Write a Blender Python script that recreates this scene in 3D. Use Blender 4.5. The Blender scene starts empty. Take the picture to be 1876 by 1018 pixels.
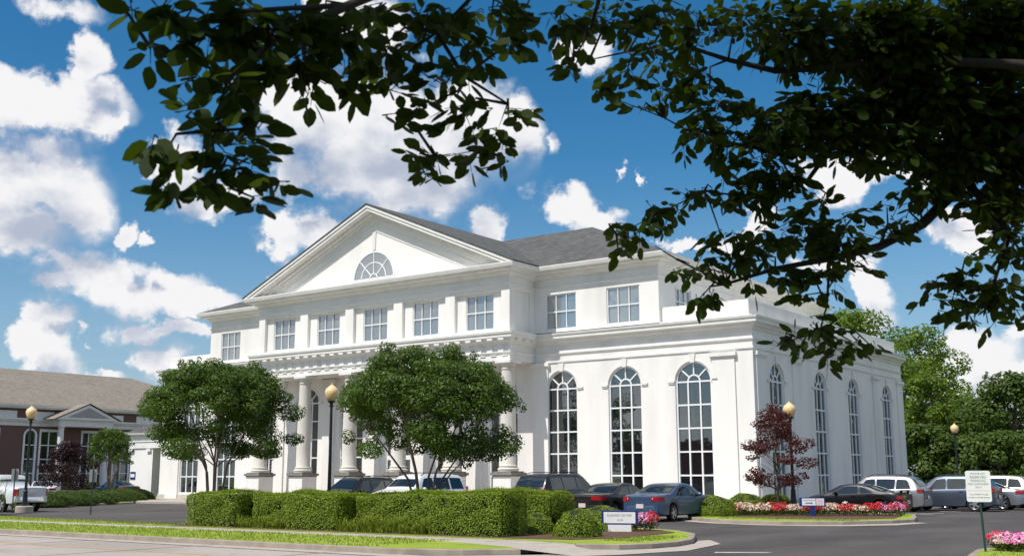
import bpy, bmesh, math, random
import numpy as np
from mathutils import Vector, Matrix
S = bpy.context.scene
C = S.collection
R = math.radians
rng = np.random.default_rng(7)
random.seed(7)

# ------------------------------------------------------------------ camera
CP = dict(cx=23.9123, cy=-54.1414, yaw=-.6325, pitch=.1783, roll=.0024, f=2010.2, h=1.75)
CAM = Vector((CP['cx'], CP['cy'], CP['h']))
_fw = Vector((math.sin(CP['yaw']), math.cos(CP['yaw']), 0)); _rt = Vector((math.cos(CP['yaw']), -math.sin(CP['yaw']), 0))
_cp, _sp = math.cos(CP['pitch']), math.sin(CP['pitch'])
F3 = _fw*_cp + Vector((0, 0, 1))*_sp
U3 = -_fw*_sp + Vector((0, 0, 1))*_cp
X3 = _rt*math.cos(CP['roll']) - U3*math.sin(CP['roll'])
Y3 = _rt*math.sin(CP['roll']) + U3*math.cos(CP['roll'])
cd = bpy.data.cameras.new('camera'); cam = bpy.data.objects.new('camera', cd); C.objects.link(cam)
m = Matrix((X3, Y3, -F3)).transposed().to_4x4(); m.translation = CAM
cam.matrix_world = m
cd.sensor_width = 36; cd.lens = 36*CP['f']/1876; cd.clip_end = 3000; cd.clip_start = .1
cd.dof.use_dof = True; cd.dof.focus_distance = 58; cd.dof.aperture_fstop = 7.1
S.camera = cam
def ray(u, v):
    d = X3*((u-938)/CP['f']) + Y3*((509-v)/CP['f']) + F3
    return d
def at(u, v, d):
    "a place seen in that direction, d metres ahead"
    return CAM + ray(u, v)*d

# ------------------------------------------------------------------ sun, sky
SUN_EL, SUN_AZ = 57, 195
sv = Vector((math.sin(R(SUN_AZ))*math.cos(R(SUN_EL)), math.cos(R(SUN_AZ))*math.cos(R(SUN_EL)), math.sin(R(SUN_EL))))
sl = bpy.data.lights.new('sun', 'SUN'); sun = bpy.data.objects.new('sun', sl); C.objects.link(sun)
sl.energy = 4.7; sl.angle = R(.53); sl.color = (1, .96, .895)
sun.rotation_euler = sv.to_track_quat('Z', 'Y').to_euler()
S.view_settings.view_transform = 'Standard'; S.view_settings.look = 'None'
S.view_settings.exposure = 0.0; S.view_settings.gamma = 1
S.render.film_transparent = False
S.cycles.max_bounces = 6; S.cycles.diffuse_bounces = 3; S.cycles.glossy_bounces = 3; S.cycles.transmission_bounces = 3
S.cycles.use_denoising = True

W = bpy.data.worlds.new("World"); S.world = W; W.use_nodes = True
nt = W.node_tree; N = nt.nodes; Lk = nt.links
for n in list(N): N.remove(n)
def nd(tree, t, **kw):
    n = tree.nodes.new(t)
    for k, v in kw.items(): setattr(n, k, v)
    return n
def mth(tree, op, a, b=None, c=None, clamp=False):
    n = nd(tree, 'ShaderNodeMath', operation=op, use_clamp=clamp)
    for i, x in enumerate((a, b, c)):
        if x is None: continue
        if isinstance(x, (int, float)): n.inputs[i].default_value = x
        else: tree.links.new(x, n.inputs[i])
    return n.outputs[0]
def vmth(tree, op, a, b=None):
    n = nd(tree, 'ShaderNodeVectorMath', operation=op)
    for i, x in enumerate((a, b)):
        if x is None: continue
        if isinstance(x, (tuple, Vector)): n.inputs[i].default_value = x
        else: tree.links.new(x, n.inputs[i])
    return n.outputs['Value'] if op in ('DOT_PRODUCT', 'LENGTH') else n.outputs[0]
def sstep(tree, x, lo, hi, o0=0., o1=1.):
    n = nd(tree, 'ShaderNodeMapRange', interpolation_type='SMOOTHSTEP')
    tree.links.new(x, n.inputs[0])
    for i, v in enumerate((lo, hi, o0, o1)): n.inputs[1+i].default_value = v
    return n.outputs[0]
# cumulus banks: centre and size of each puff of cloud (bearing and height, in the old picture's units)
PUFF = [(100,195,140,50),(150,118,44,46),(20,190,70,55),(195,225,40,26),
 (60,330,135,75),(125,375,75,60),(30,420,100,50),(222,412,28,26),(266,427,20,18),
 (170,492,105,42),(250,522,130,44),(345,550,110,28),(98,512,40,18),
 (300,597,65,24),(350,606,48,18),(82,600,48,44),(80,650,58,38),(152,606,24,14,.8),(165,682,55,20),(290,665,45,36),
 (560,215,120,85),(700,235,170,110),(850,250,125,115),(500,175,60,50),(945,235,55,75),(720,330,210,66),(610,300,130,70),(325,290,50,52),(395,345,75,40),(545,320,34,30),
 (660,40,100,60),(560,430,75,46),(515,465,45,38),(600,415,50,26),(885,404,46,26),(1040,385,62,48),(1108,398,46,36),(1235,446,40,18),
 (1150,298,26,26,.55),(1186,326,14,28,.5),(110,20,200,70,.42),(1010,250,40,60,.4),(1080,115,40,50),(1515,335,65,50),(1600,320,60,40),(1760,420,75,40),(1690,340,60,30),(1790,230,80,50),(1595,530,42,50),(1585,575,55,30),
 (1790,650,70,55),(1750,700,75,40),(1850,690,60,40),(1400,410,45,22),(1500,480,70,18),(1860,600,40,26),(1340,440,60,20)]
def ae(u, v):
    d = ray(u, v).normalized()
    a = math.asin(d.dot(_rt)/math.hypot(d.dot(_rt), d.dot(_fw))); return a, math.asin(d.z)
g = bpy.data.node_groups.new('cloud field', 'ShaderNodeTree')
g.interface.new_socket('P', in_out='INPUT', socket_type='NodeSocketVector')
g.interface.new_socket('F', in_out='OUTPUT', socket_type='NodeSocketFloat'); g.interface.new_socket('G', in_out='OUTPUT', socket_type='NodeSocketFloat')
gi = g.nodes.new('NodeGroupInput'); go = g.nodes.new('NodeGroupOutput')
P0 = gi.outputs[0]
nz = nd(g, 'ShaderNodeTexNoise'); nz.inputs['Scale'].default_value = 15; nz.inputs['Detail'].default_value = 6; nz.inputs['Roughness'].default_value = .6
g.links.new(P0, nz.inputs['Vector'])
off = vmth(g, 'MULTIPLY', vmth(g, 'SUBTRACT', nz.outputs['Color'], (.5, .5, .5)), (.105, .085, 0))
P1 = vmth(g, 'ADD', P0, off)
acc = None
for (u, v, ru, rv, *wt) in PUFF:
    a, e = ae(u, v)
    k = .94
    d = vmth(g, 'LENGTH', vmth(g, 'MULTIPLY', vmth(g, 'SUBTRACT', P1, (a, e, 0)), (k*2010/ru, k*2010/rv, 0)))
    f = mth(g, 'SUBTRACT', wt[0] if wt else 1., d)
    acc = f if acc is None else mth(g, 'SMOOTH_MAX', acc, f, .16)
# scattered cloud in the parts of the sky the list says nothing about
n2 = nd(g, 'ShaderNodeTexNoise'); n2.inputs['Scale'].default_value = 3.2; n2.inputs['Detail'].default_value = 2
g.links.new(P1, n2.inputs['Vector'])
sx = nd(g, 'ShaderNodeSeparateXYZ'); g.links.new(P0, sx.inputs[0])
away = mth(g, 'MULTIPLY', sstep(g, mth(g, 'ABSOLUTE', sx.outputs[0]), .5, .6), 1.)
up = sstep(g, sx.outputs[1], .44, .52)
out = mth(g, 'MAXIMUM', away, up)
fz = mth(g, 'SUBTRACT', mth(g, 'MULTIPLY', mth(g, 'SUBTRACT', n2.outputs['Fac'], .47), 6.), mth(g, 'MULTIPLY', mth(g, 'SUBTRACT', 1., out), 4.))
acc = mth(g, 'MAXIMUM', acc, fz)
n3 = nd(g, 'ShaderNodeTexNoise'); n3.inputs['Scale'].default_value = 30; n3.inputs['Detail'].default_value = 7; n3.inputs['Roughness'].default_value = .54
g.links.new(P0, n3.inputs['Vector'])
g.links.new(mth(g, 'ADD', acc, mth(g, 'MULTIPLY', mth(g, 'SUBTRACT', n3.outputs['Fac'], .5), .35)), go.inputs[1])
acc = mth(g, 'ADD', acc, mth(g, 'MULTIPLY', mth(g, 'SUBTRACT', n3.outputs['Fac'], .5), 1.1))
g.links.new(acc, go.inputs[0])
tc = nd(nt, 'ShaderNodeTexCoord'); D = tc.outputs['Generated']
dR = vmth(nt, 'DOT_PRODUCT', D, _rt); dF = vmth(nt, 'DOT_PRODUCT', D, _fw); dZ = vmth(nt, 'DOT_PRODUCT', D, Vector((0, 0, 1)))
hl = mth(nt, 'SQRT', mth(nt, 'ADD', mth(nt, 'ADD', mth(nt, 'MULTIPLY', dR, dR), mth(nt, 'MULTIPLY', dF, dF)), 1e-6))
az = mth(nt, 'ARCSINE', mth(nt, 'DIVIDE', dR, hl)); el = mth(nt, 'ARCSINE', dZ)
cb = nd(nt, 'ShaderNodeCombineXYZ'); Lk.new(az, cb.inputs[0]); Lk.new(el, cb.inputs[1])
A = nd(nt, 'ShaderNodeGroup'); A.node_tree = g; Lk.new(cb.outputs[0], A.inputs[0])
B = nd(nt, 'ShaderNodeGroup'); B.node_tree = g; Lk.new(vmth(nt, 'ADD', cb.outputs[0], (-.012, .040, 0)), B.inputs[0])
under = mth(nt, 'SUBTRACT', B.outputs[0], A.outputs[0], clamp=True)        # undersides fade out softly
wide = mth(nt, 'ADD', .40, mth(nt, 'MULTIPLY', under, 1.1))
q_ = mth(nt, 'DIVIDE', mth(nt, 'ADD', A.outputs[0], mth(nt, 'ADD', .03, mth(nt, 'MULTIPLY', under, .25))), wide, clamp=True)
mask = mth(nt, 'MULTIPLY', sstep(nt, q_, 0., 1.), sstep(nt, el, .0, .05))
bl_ = nd(nt, 'ShaderNodeTexNoise'); bl_.inputs['Scale'].default_value = 21; bl_.inputs['Detail'].default_value = 6; bl_.inputs['Roughness'].default_value = .5
Lk.new(vmth(nt, 'MULTIPLY', cb.outputs[0], (1., 1.5, 1.)), bl_.inputs['Vector'])
billow = mth(nt, 'MULTIPLY', mth(nt, 'SUBTRACT', bl_.outputs['Fac'], .5), 1.7)
shade = sstep(nt, mth(nt, 'ADD', mth(nt, 'MULTIPLY', B.outputs[1], .95), billow), .02, .95)
cl = nd(nt, 'ShaderNodeMix', data_type='RGBA'); Lk.new(shade, cl.inputs[0])
cl.inputs[6].default_value = (.99, .985, 1.0, 1); cl.inputs[7].default_value = (.49, .55, .68, 1)
sky = nd(nt, 'ShaderNodeTexSky', sky_type='NISHITA'); sky.sun_disc = False
sky.sun_elevation = R(SUN_EL); sky.sun_rotation = R(SUN_AZ); sky.air_density = 1.0; sky.dust_density = .5; sky.ozone_density = 2.2
hs = nd(nt, 'ShaderNodeHueSaturation'); hs.inputs['Saturation'].default_value = 1.42; hs.inputs['Value'].default_value = 1.38; hs.inputs['Hue'].default_value = .494; Lk.new(sky.outputs[0], hs.inputs['Color'])
hz = nd(nt, 'ShaderNodeMix', data_type='RGBA'); Lk.new(sstep(nt, el, .0, .30, .55, 0.), hz.inputs[0]); Lk.new(hs.outputs[0], hz.inputs[6]); hz.inputs[7].default_value = (4.6, 6.3, 8.6, 1)
bg1 = nd(nt, 'ShaderNodeBackground'); bg1.inputs['Strength'].default_value = .078; Lk.new(hz.outputs[2], bg1.inputs['Color'])
bg2 = nd(nt, 'ShaderNodeBackground'); bg2.inputs['Strength'].default_value = .93; Lk.new(cl.outputs[2], bg2.inputs['Color'])
mx = nd(nt, 'ShaderNodeMixShader'); Lk.new(mask, mx.inputs[0]); Lk.new(bg1.outputs[0], mx.inputs[1]); Lk.new(bg2.outputs[0], mx.inputs[2])
wo = nd(nt, 'ShaderNodeOutputWorld'); Lk.new(mx.outputs[0], wo.inputs[0])

# ------------------------------------------------------------------ materials
def mat(name, col, rough=.8, var=.15, scale=3., bump=0., bscale=40., metal=0., coat=0., stretch=(1, 1, 1), spec=.5, col2=None, detail=5, lo=.3, hi=.7):
    m = bpy.data.materials.new(name); m.use_nodes = True; t = m.node_tree
    p = t.nodes['Principled BSDF']
    p.inputs['Roughness'].default_value = rough; p.inputs['Metallic'].default_value = metal
    p.inputs['Specular IOR Level'].default_value = spec
    if coat: p.inputs['Coat Weight'].default_value = coat; p.inputs['Coat Roughness'].default_value = .04
    co = nd(t, 'ShaderNodeTexCoord'); mp = nd(t, 'ShaderNodeMapping'); mp.inputs['Scale'].default_value = stretch
    t.links.new(co.outputs['Object'], mp.inputs[0])
    n = nd(t, 'ShaderNodeTexNoise'); n.inputs['Scale'].default_value = scale; n.inputs['Detail'].default_value = detail
    t.links.new(mp.outputs[0], n.inputs[0])
    rp = nd(t, 'ShaderNodeMapRange'); rp.inputs[1].default_value = lo; rp.inputs[2].default_value = hi; t.links.new(n.outputs['Fac'], rp.inputs[0])
    mix = nd(t, 'ShaderNodeMix', data_type='RGBA'); t.links.new(rp.outputs[0], mix.inputs[0])
    c2 = col2 or tuple(c*(1-var) for c in col)
    mix.inputs[6].default_value = (*col, 1); mix.inputs[7].default_value = (*c2, 1)
    t.links.new(mix.outputs[2], p.inputs['Base Color'])
    if bump:
        b = nd(t, 'ShaderNodeTexNoise'); b.inputs['Scale'].default_value = bscale; b.inputs['Detail'].default_value = 3
        t.links.new(co.outputs['Object'], b.inputs[0])
        bp = nd(t, 'ShaderNodeBump'); bp.inputs['Strength'].default_value = bump; bp.inputs['Distance'].default_value = .03
        t.links.new(b.outputs['Fac'], bp.inputs['Height']); t.links.new(bp.outputs[0], p.inputs['Normal'])
    return m
def leafmat(name, c1, c2, rough=.5, trans=.25, tcol=None, spec=.3):
    m = bpy.data.materials.new(name); m.use_nodes = True; t = m.node_tree
    p = t.nodes['Principled BSDF']; o = t.nodes['Material Output']
    p.inputs['Roughness'].default_value = rough; p.inputs['Specular IOR Level'].default_value = spec
    ge = nd(t, 'ShaderNodeNewGeometry')
    mix = nd(t, 'ShaderNodeMix', data_type='RGBA'); t.links.new(ge.outputs['Random Per Island'], mix.inputs[0])
    mix.inputs[6].default_value = (*c1, 1); mix.inputs[7].default_value = (*c2, 1)
    t.links.new(mix.outputs[2], p.inputs['Base Color'])
    tr = nd(t, 'ShaderNodeBsdfTranslucent'); tr.inputs[0].default_value = (*(tcol or tuple(min(1, 1.6*x) for x in c1)), 1)
    ms = nd(t, 'ShaderNodeMixShader'); ms.inputs[0].default_value = trans
    t.links.new(p.outputs[0], ms.inputs[1]); t.links.new(tr.outputs[0], ms.inputs[2]); t.links.new(ms.outputs[0], o.inputs[0])
    return m
def glassmat(name, dark, refl, tint=(1, 1, 1), wob=.012):
    m = bpy.data.materials.new(name); m.use_nodes = True; t = m.node_tree
    t.nodes.remove(t.nodes['Principled BSDF']); o = t.nodes['Material Output']
    d = nd(t, 'ShaderNodeBsdfDiffuse'); d.inputs[0].default_value = (*dark, 1)
    gl = nd(t, 'ShaderNodeBsdfGlossy'); gl.inputs['Roughness'].default_value = .01; gl.inputs[0].default_value = (*tint, 1)
    lw = nd(t, 'ShaderNodeLayerWeight'); lw.inputs[0].default_value = .25
    f = mth(t, 'ADD', mth(t, 'MULTIPLY', lw.outputs['Fresnel'], .7), refl, clamp=True)
    co = nd(t, 'ShaderNodeTexCoord'); n = nd(t, 'ShaderNodeTexNoise'); n.inputs['Scale'].default_value = 1.3; t.links.new(co.outputs['Object'], n.inputs[0])
    bp = nd(t, 'ShaderNodeBump'); bp.inputs['Strength'].default_value = .25; bp.inputs['Distance'].default_value = wob; t.links.new(n.outputs['Fac'], bp.inputs['Height'])
    t.links.new(bp.outputs[0], gl.inputs['Normal'])
    ms = nd(t, 'ShaderNodeMixShader'); t.links.new(f, ms.inputs[0]); t.links.new(d.outputs[0], ms.inputs[1]); t.links.new(gl.outputs[0], ms.inputs[2])
    t.links.new(ms.outputs[0], o.inputs[0]); return m
def brickmat(name, c1, c2, mortar, scale=4.):
    m = bpy.data.materials.new(name); m.use_nodes = True; t = m.node_tree; p = t.nodes['Principled BSDF']
    co = nd(t, 'ShaderNodeTexCoord'); mp = nd(t, 'ShaderNodeMapping'); mp.inputs['Rotation'].default_value = (R(90), 0, R(90))
    t.links.new(co.outputs['Object'], mp.inputs[0])
    b = nd(t, 'ShaderNodeTexBrick'); b.inputs['Scale'].default_value = scale
    b.inputs['Color1'].default_value = (*c1, 1); b.inputs['Color2'].default_value = (*c2, 1); b.inputs['Mortar'].default_value = (*mortar, 1)
    b.inputs['Mortar Size'].default_value = .012; t.links.new(mp.outputs[0], b.inputs[0])
    t.links.new(b.outputs[0], p.inputs['Base Color']); p.inputs['Roughness'].default_value = .9
    return m
def shinglemat(name, c1, c2):
    m = bpy.data.materials.new(name); m.use_nodes = True; t = m.node_tree; p = t.nodes['Principled BSDF']
    co = nd(t, 'ShaderNodeTexCoord')
    v = nd(t, 'ShaderNodeTexVoronoi'); v.inputs['Scale'].default_value = 1.; mp = nd(t, 'ShaderNodeMapping'); mp.inputs['Scale'].default_value = (3.2, 3.2, 7)
    t.links.new(co.outputs['Object'], mp.inputs[0]); t.links.new(mp.outputs[0], v.inputs[0])
    n = nd(t, 'ShaderNodeTexNoise'); n.inputs['Scale'].default_value = .35; n.inputs['Detail'].default_value = 6; t.links.new(co.outputs['Object'], n.inputs[0])
    sp = nd(t, 'ShaderNodeSeparateColor'); t.links.new(v.outputs['Color'], sp.inputs[0])
    f = mth(t, 'ADD', mth(t, 'MULTIPLY', sp.outputs[0], .6), mth(t, 'MULTIPLY', n.outputs['Fac'], .5), clamp=True)
    mix = nd(t, 'ShaderNodeMix', data_type='RGBA'); t.links.new(f, mix.inputs[0]); mix.inputs[6].default_value = (*c1, 1); mix.inputs[7].default_value = (*c2, 1)
    t.links.new(mix.outputs[2], p.inputs['Base Color']); p.inputs['Roughness'].default_value = .95
    return m
M = dict(
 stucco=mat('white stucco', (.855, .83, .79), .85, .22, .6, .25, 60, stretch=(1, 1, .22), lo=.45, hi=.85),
 trim=mat('white painted trim', (.81, .79, .755), .7, .16, 1.4, .1, 50, stretch=(1, 1, .5), lo=.4, hi=.9),
 stone=mat('weathered pedestal cap', (.27, .25, .22), .9, .5, 3., .3, 40, lo=.3, hi=.75),
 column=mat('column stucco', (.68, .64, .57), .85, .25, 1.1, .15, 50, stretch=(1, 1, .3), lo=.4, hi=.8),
 plinth=mat('soiled plinth', (.62, .58, .51), .9, .35, 1.5, .2, 50, stretch=(1, 1, .4)),
 frame=mat('white window frame', (.82, .83, .83), .5, .05),
 glass=glassmat('window glass', (.17, .19, .19), .34, (.88, .94, .97)),
 glass_dark=glassmat('dark window glass', (.010, .011, .012), .20, (.88, .94, .96)),
 carglass=glassmat('car glass', (.012, .016, .016), .10, (.85, .95, .93), .0),
 shingle=shinglemat('grey shingles', (.035, .036, .035), (.125, .125, .118)),
 shingle_tan=shinglemat('tan shingles', (.16, .135, .105), (.27, .235, .195)),
 brick=brickmat('dark red brick', (.20, .042, .032), (.12, .026, .022), (.16, .09, .075), 5),
 asphalt=mat('asphalt', (.105, .093, .088), .85, .45, .45, .5, 90, stretch=(1, .35, 1), spec=.35),
 concrete_road=mat('concrete road', (.41, .355, .315), .9, .14, .5, .3, 60, stretch=(.25, 1, 1)),
 concrete=mat('concrete', (.44, .39, .335), .9, .2, 2., .3, 70),
 curb=mat('old kerb concrete', (.36, .30, .25), .9, .35, 2.2, .3, 70),
 grass=mat('lawn', (.32, .40, .03), .9, .45, .9, .8, 60, col2=(.22, .30, .022), detail=8),
 soil=mat('lawn ground', (.12, .16, .03), .95, .4, .3),
 mulch=mat('bark mulch', (.16, .085, .05), .95, .6, 9., 1., 50),
 soil_joint=mat('dirty joint', (.13, .115, .10), .95, .4, 4.),
 paint=mat('line paint', (.62, .61, .58), .8, .3, 3.),
 yellow=mat('worn yellow paint', (.45, .33, .14), .85, .3, 3.),
 bark=mat('bark', (.17, .125, .095), .9, .45, 6., .5, 30, stretch=(1, 1, .3)),
 bark_pale=mat('smooth crape bark', (.25, .185, .145), .8, .45, 5., .3, 25, stretch=(1, 1, .25)),
 bark_dark=mat('dark bark', (.030, .024, .020), .95, .5, 6., .5, 30),
 iron=mat('dark painted iron', (.012, .017, .022), .45, .2, 4.),
 green=mat('dark green post paint', (.012, .055, .045), .5, .2, 4.),
 white=mat('sign white', (.80, .79, .78), .5, .04),
 blue=mat('sign blue', (.008, .025, .16), .45, .1),
 pink=mat('sign pale pink', (.75, .50, .52), .6, .05),
 ink=mat('grey lettering', (.33, .35, .38), .6, .05),
 navy=mat('dark blue lettering', (.05, .10, .22), .6, .05),
 tin=mat('sign back', (.38, .36, .34), .6, .1),
 rubber=mat('tyre rubber', (.012, .012, .013), .8, .2),
 rim=mat('alloy rim', (.62, .63, .65), .3, .05, metal=.85),
 black=mat('black plastic', (.010, .010, .012), .6, .1),
 red=mat('tail lamp red', (.38, .012, .02), .15, .1, coat=.6),
 clear=mat('lamp lens clear', (.62, .62, .64), .12, .05, coat=.6),
 chrome=mat('chrome', (.75, .75, .77), .15, .03, metal=1.),
 plate=mat('number plate', (.70, .62, .58), .5, .1),
)
for nm_, sc_, amt in (('asphalt', .22, .35), ('concrete_road', .16, .25)):
    t = M[nm_].node_tree; p = t.nodes['Principled BSDF']; src = p.inputs['Base Color'].links[0].from_socket
    co = nd(t, 'ShaderNodeTexCoord'); nz = nd(t, 'ShaderNodeTexNoise'); nz.inputs['Scale'].default_value = 1.5; nz.inputs['Detail'].default_value = 6
    t.links.new(co.outputs['Object'], nz.inputs[0])
    w_ = vmth(t, 'ADD', co.outputs['Object'], vmth(t, 'MULTIPLY', nz.outputs['Color'], (1.6, 1.6, 0)))
    vo = nd(t, 'ShaderNodeTexVoronoi', feature='DISTANCE_TO_EDGE'); vo.inputs['Scale'].default_value = sc_; t.links.new(w_, vo.inputs['Vector'])
    f = mth(t, 'MULTIPLY', sstep(t, vo.outputs['Distance'], .0, .006, 1., 0.), amt)
    pt = nd(t, 'ShaderNodeTexNoise'); pt.inputs['Scale'].default_value = .18; pt.inputs['Detail'].default_value = 3; t.links.new(co.outputs['Object'], pt.inputs[0])
    f = mth(t, 'ADD', f, mth(t, 'MULTIPLY', sstep(t, pt.outputs['Fac'], .5, .62), .18), clamp=True)
    mx2 = nd(t, 'ShaderNodeMix', data_type='RGBA'); t.links.new(f, mx2.inputs[0]); t.links.new(src, mx2.inputs[6]); mx2.inputs[7].default_value = (.03, .028, .027, 1)
    t.links.new(mx2.outputs[2], p.inputs['Base Color'])
gm = bpy.data.materials.new('amber globe'); gm.use_nodes = True
_p = gm.node_tree.nodes['Principled BSDF']; _p.inputs['Base Color'].default_value = (.84, .60, .30, 1); _p.inputs['Roughness'].default_value = .35
_p.inputs['Subsurface Weight'].default_value = .15; _p.inputs['Coat Weight'].default_value = .4
M['globe'] = gm
def carpaint(name, col, metal=.35, rough=.35):
    return mat(name, col, rough, .06, 2., metal=metal, coat=.45)

# ------------------------------------------------------------------ mesh helpers
class MB:
    def __init__(s): s.v = []; s.f = []; s.m = []; s.cur = 0
    def add(s, vs, fs):
        b = len(s.v); s.v += [tuple(x) for x in vs]
        s.f += [tuple(b+i for i in f) for f in fs]; s.m += [s.cur]*len(fs); return s
    def box(s, x0, x1, y0, y1, z0, z1):
        return s.add([(x0,y0,z0),(x1,y0,z0),(x1,y1,z0),(x0,y1,z0),(x0,y0,z1),(x1,y0,z1),(x1,y1,z1),(x0,y1,z1)],
                     [(0,3,2,1),(4,5,6,7),(0,1,5,4),(1,2,6,5),(2,3,7,6),(3,0,4,7)])
    def prism(s, poly, lo, hi, axis=2):
        n = len(poly)
        def P(a, b, t): return (a, b, t) if axis == 2 else ((a, t, b) if axis == 1 else (t, a, b))
        s.add([P(a, b, lo) for a, b in poly]+[P(a, b, hi) for a, b in poly],
              [tuple(range(n))[::-1], tuple(range(n, 2*n))]+[(i, (i+1) % n, n+(i+1) % n, n+i) for i in range(n)]); return s
    def lathe(s, prof, c=(0, 0, 0), n=20, axis='z'):
        k = len(prof); vs = []
        for i in range(n):
            a = 2*math.pi*i/n; ca, sa = math.cos(a), math.sin(a)
            for r, z in prof:
                vs.append((c[0]+r*ca, c[1]+r*sa, c[2]+z) if axis == 'z' else (c[0]+r*ca, c[1]+z, c[2]+r*sa))
        fs = [(i*k+j, ((i+1) % n)*k+j, ((i+1) % n)*k+j+1, i*k+j+1) for i in range(n) for j in range(k-1)]
        return s.add(vs, fs)
    def tube(s, pts, rad, n=7):
        pts = [Vector(p) for p in pts]; vs = []
        if not hasattr(rad, '__len__'): rad = [rad]*len(pts)
        up = Vector((.31, .17, .93))
        for i, p in enumerate(pts):
            t = (pts[min(i+1, len(pts)-1)]-pts[max(i-1, 0)]).normalized()
            a = t.cross(up)
            if a.length < .1: a = t.cross(Vector((1, 0, 0)))
            a.normalize(); b = t.cross(a)
            for j in range(n):
                q = 2*math.pi*j/n; vs.append(p+(a*math.cos(q)+b*math.sin(q))*rad[i])
        fs = [(i*n+j, i*n+(j+1) % n, (i+1)*n+(j+1) % n, (i+1)*n+j) for i in range(len(pts)-1) for j in range(n)]
        fs += [tuple(range(n))[::-1], tuple(range((len(pts)-1)*n, len(pts)*n))]
        return s.add(vs, fs)
    def sweep(s, path, prof, closed=False, caps=True):
        "profile of (out, z) carried along a plan line; outside is to the right of travel"
        n = len(path); k = len(prof); vs = []
        for i in range(n):
            p = Vector(path[i])
            def nrm(a, b): d = (Vector(b)-Vector(a)).normalized(); return Vector((d.y, -d.x))
            n0 = nrm(path[i-1], path[i]) if (closed or i > 0) else None
            n1 = nrm(path[i], path[(i+1) % n]) if (closed or i < n-1) else None
            if n0 is None: o = n1
            elif n1 is None: o = n0
            else: o = (n0+n1); o = o/(max(.3, o.dot(n0)))
            for a, z in prof: vs.append((p.x+o.x*a, p.y+o.y*a, z))
        seg = n if closed else n-1
        fs = [(i*k+j, i*k+(j+1) % k, ((i+1) % n)*k+(j+1) % k, ((i+1) % n)*k+j) for i in range(seg) for j in range(k)]
        if not closed and caps: fs += [tuple(range(k)), tuple(range((n-1)*k, n*k))[::-1]]
        return s.add(vs, fs)
    def build(s, name, mats, parent=None, smooth=False, fixn=True, link=True):
        me = bpy.data.meshes.new(name); me.from_pydata(s.v, [], s.f)
        mats = mats if isinstance(mats, (list, tuple)) else [mats]
        for x in mats: me.materials.append(M[x] if isinstance(x, str) else x)
        me.polygons.foreach_set('material_index', s.m)
        if fixn:
            bm = bmesh.new(); bm.from_mesh(me); bmesh.ops.recalc_face_normals(bm, faces=bm.faces); bm.to_mesh(me); bm.free()
        if smooth: sm(me, smooth)
        o = bpy.data.objects.new(name, me)
        if link: C.objects.link(o)
        if parent: o.parent = parent
        return o
def sm(me, ang):
    me.polygons.foreach_set('use_smooth', [True]*len(me.polygons))
    a = 40 if ang is True else ang
    bm = bmesh.new(); bm.from_mesh(me)
    for e in bm.edges:
        if len(e.link_faces) == 2 and e.calc_face_angle(0) > R(a): e.smooth = False
    bm.to_mesh(me); bm.free()
def tag(o, label=None, cat=None, group=None, kind=None):
    if label: o['label'] = label
    if cat: o['category'] = cat
    if group: o['group'] = group
    if kind: o['kind'] = kind
    return o
def thing(name, label, cat, loc=(0, 0, 0), rz=0, group=None):
    o = bpy.data.objects.new(name, None); C.objects.link(o); o.location = loc; o.rotation_euler = (0, 0, rz); o.empty_display_size = .3
    return tag(o, label, cat, group)
def struct(o): o['kind'] = 'structure'; return o
def mesh_np(name, V, nper, matidx=None, mats=(), parent=None, smooth=False):
    "V: (count, nper, 3) separate polygons"
    n = len(V); me = bpy.data.meshes.new(name)
    me.vertices.add(n*nper); me.vertices.foreach_set('co', V.reshape(-1).astype(np.float32))
    me.loops.add(n*nper); me.loops.foreach_set('vertex_index', np.arange(n*nper, dtype=np.int32))
    me.polygons.add(n); me.polygons.foreach_set('loop_start', np.arange(0, n*nper, nper, dtype=np.int32))
    for x in mats: me.materials.append(M[x] if isinstance(x, str) else x)
    if matidx is not None: me.polygons.foreach_set('material_index', matidx.astype(np.int32))
    me.update(calc_edges=True); me.validate()
    o = bpy.data.objects.new(name, me); C.objects.link(o)
    if parent: o.parent = parent
    return o
def unit(a): return a/np.maximum(np.linalg.norm(a, axis=-1, keepdims=True), 1e-9)
def leaf_quads(P, Nrm, size, wid=.55, jit=.5):
    "diamond leaves at P facing roughly Nrm"
    n = len(P); d = unit(Nrm + rng.normal(0, jit, (n, 3)))
    t = unit(np.cross(d, rng.normal(0, 1, (n, 3)))); b = np.cross(d, t)
    L = (size*rng.uniform(.65, 1.3, n))[:, None]
    return np.stack([P-t*L*.5, P+b*L*wid*.5-t*L*.05, P+t*L*.5, P-b*L*wid*.5-t*L*.05], 1)
def ball_pts(n, c, r, shell=.35):
    d = unit(rng.normal(0, 1, (n, 3))); q = rng.uniform(shell, 1, n)**.6
    return np.asarray(c)+d*q[:, None]*np.asarray(r), d
exec_parts = []

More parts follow.
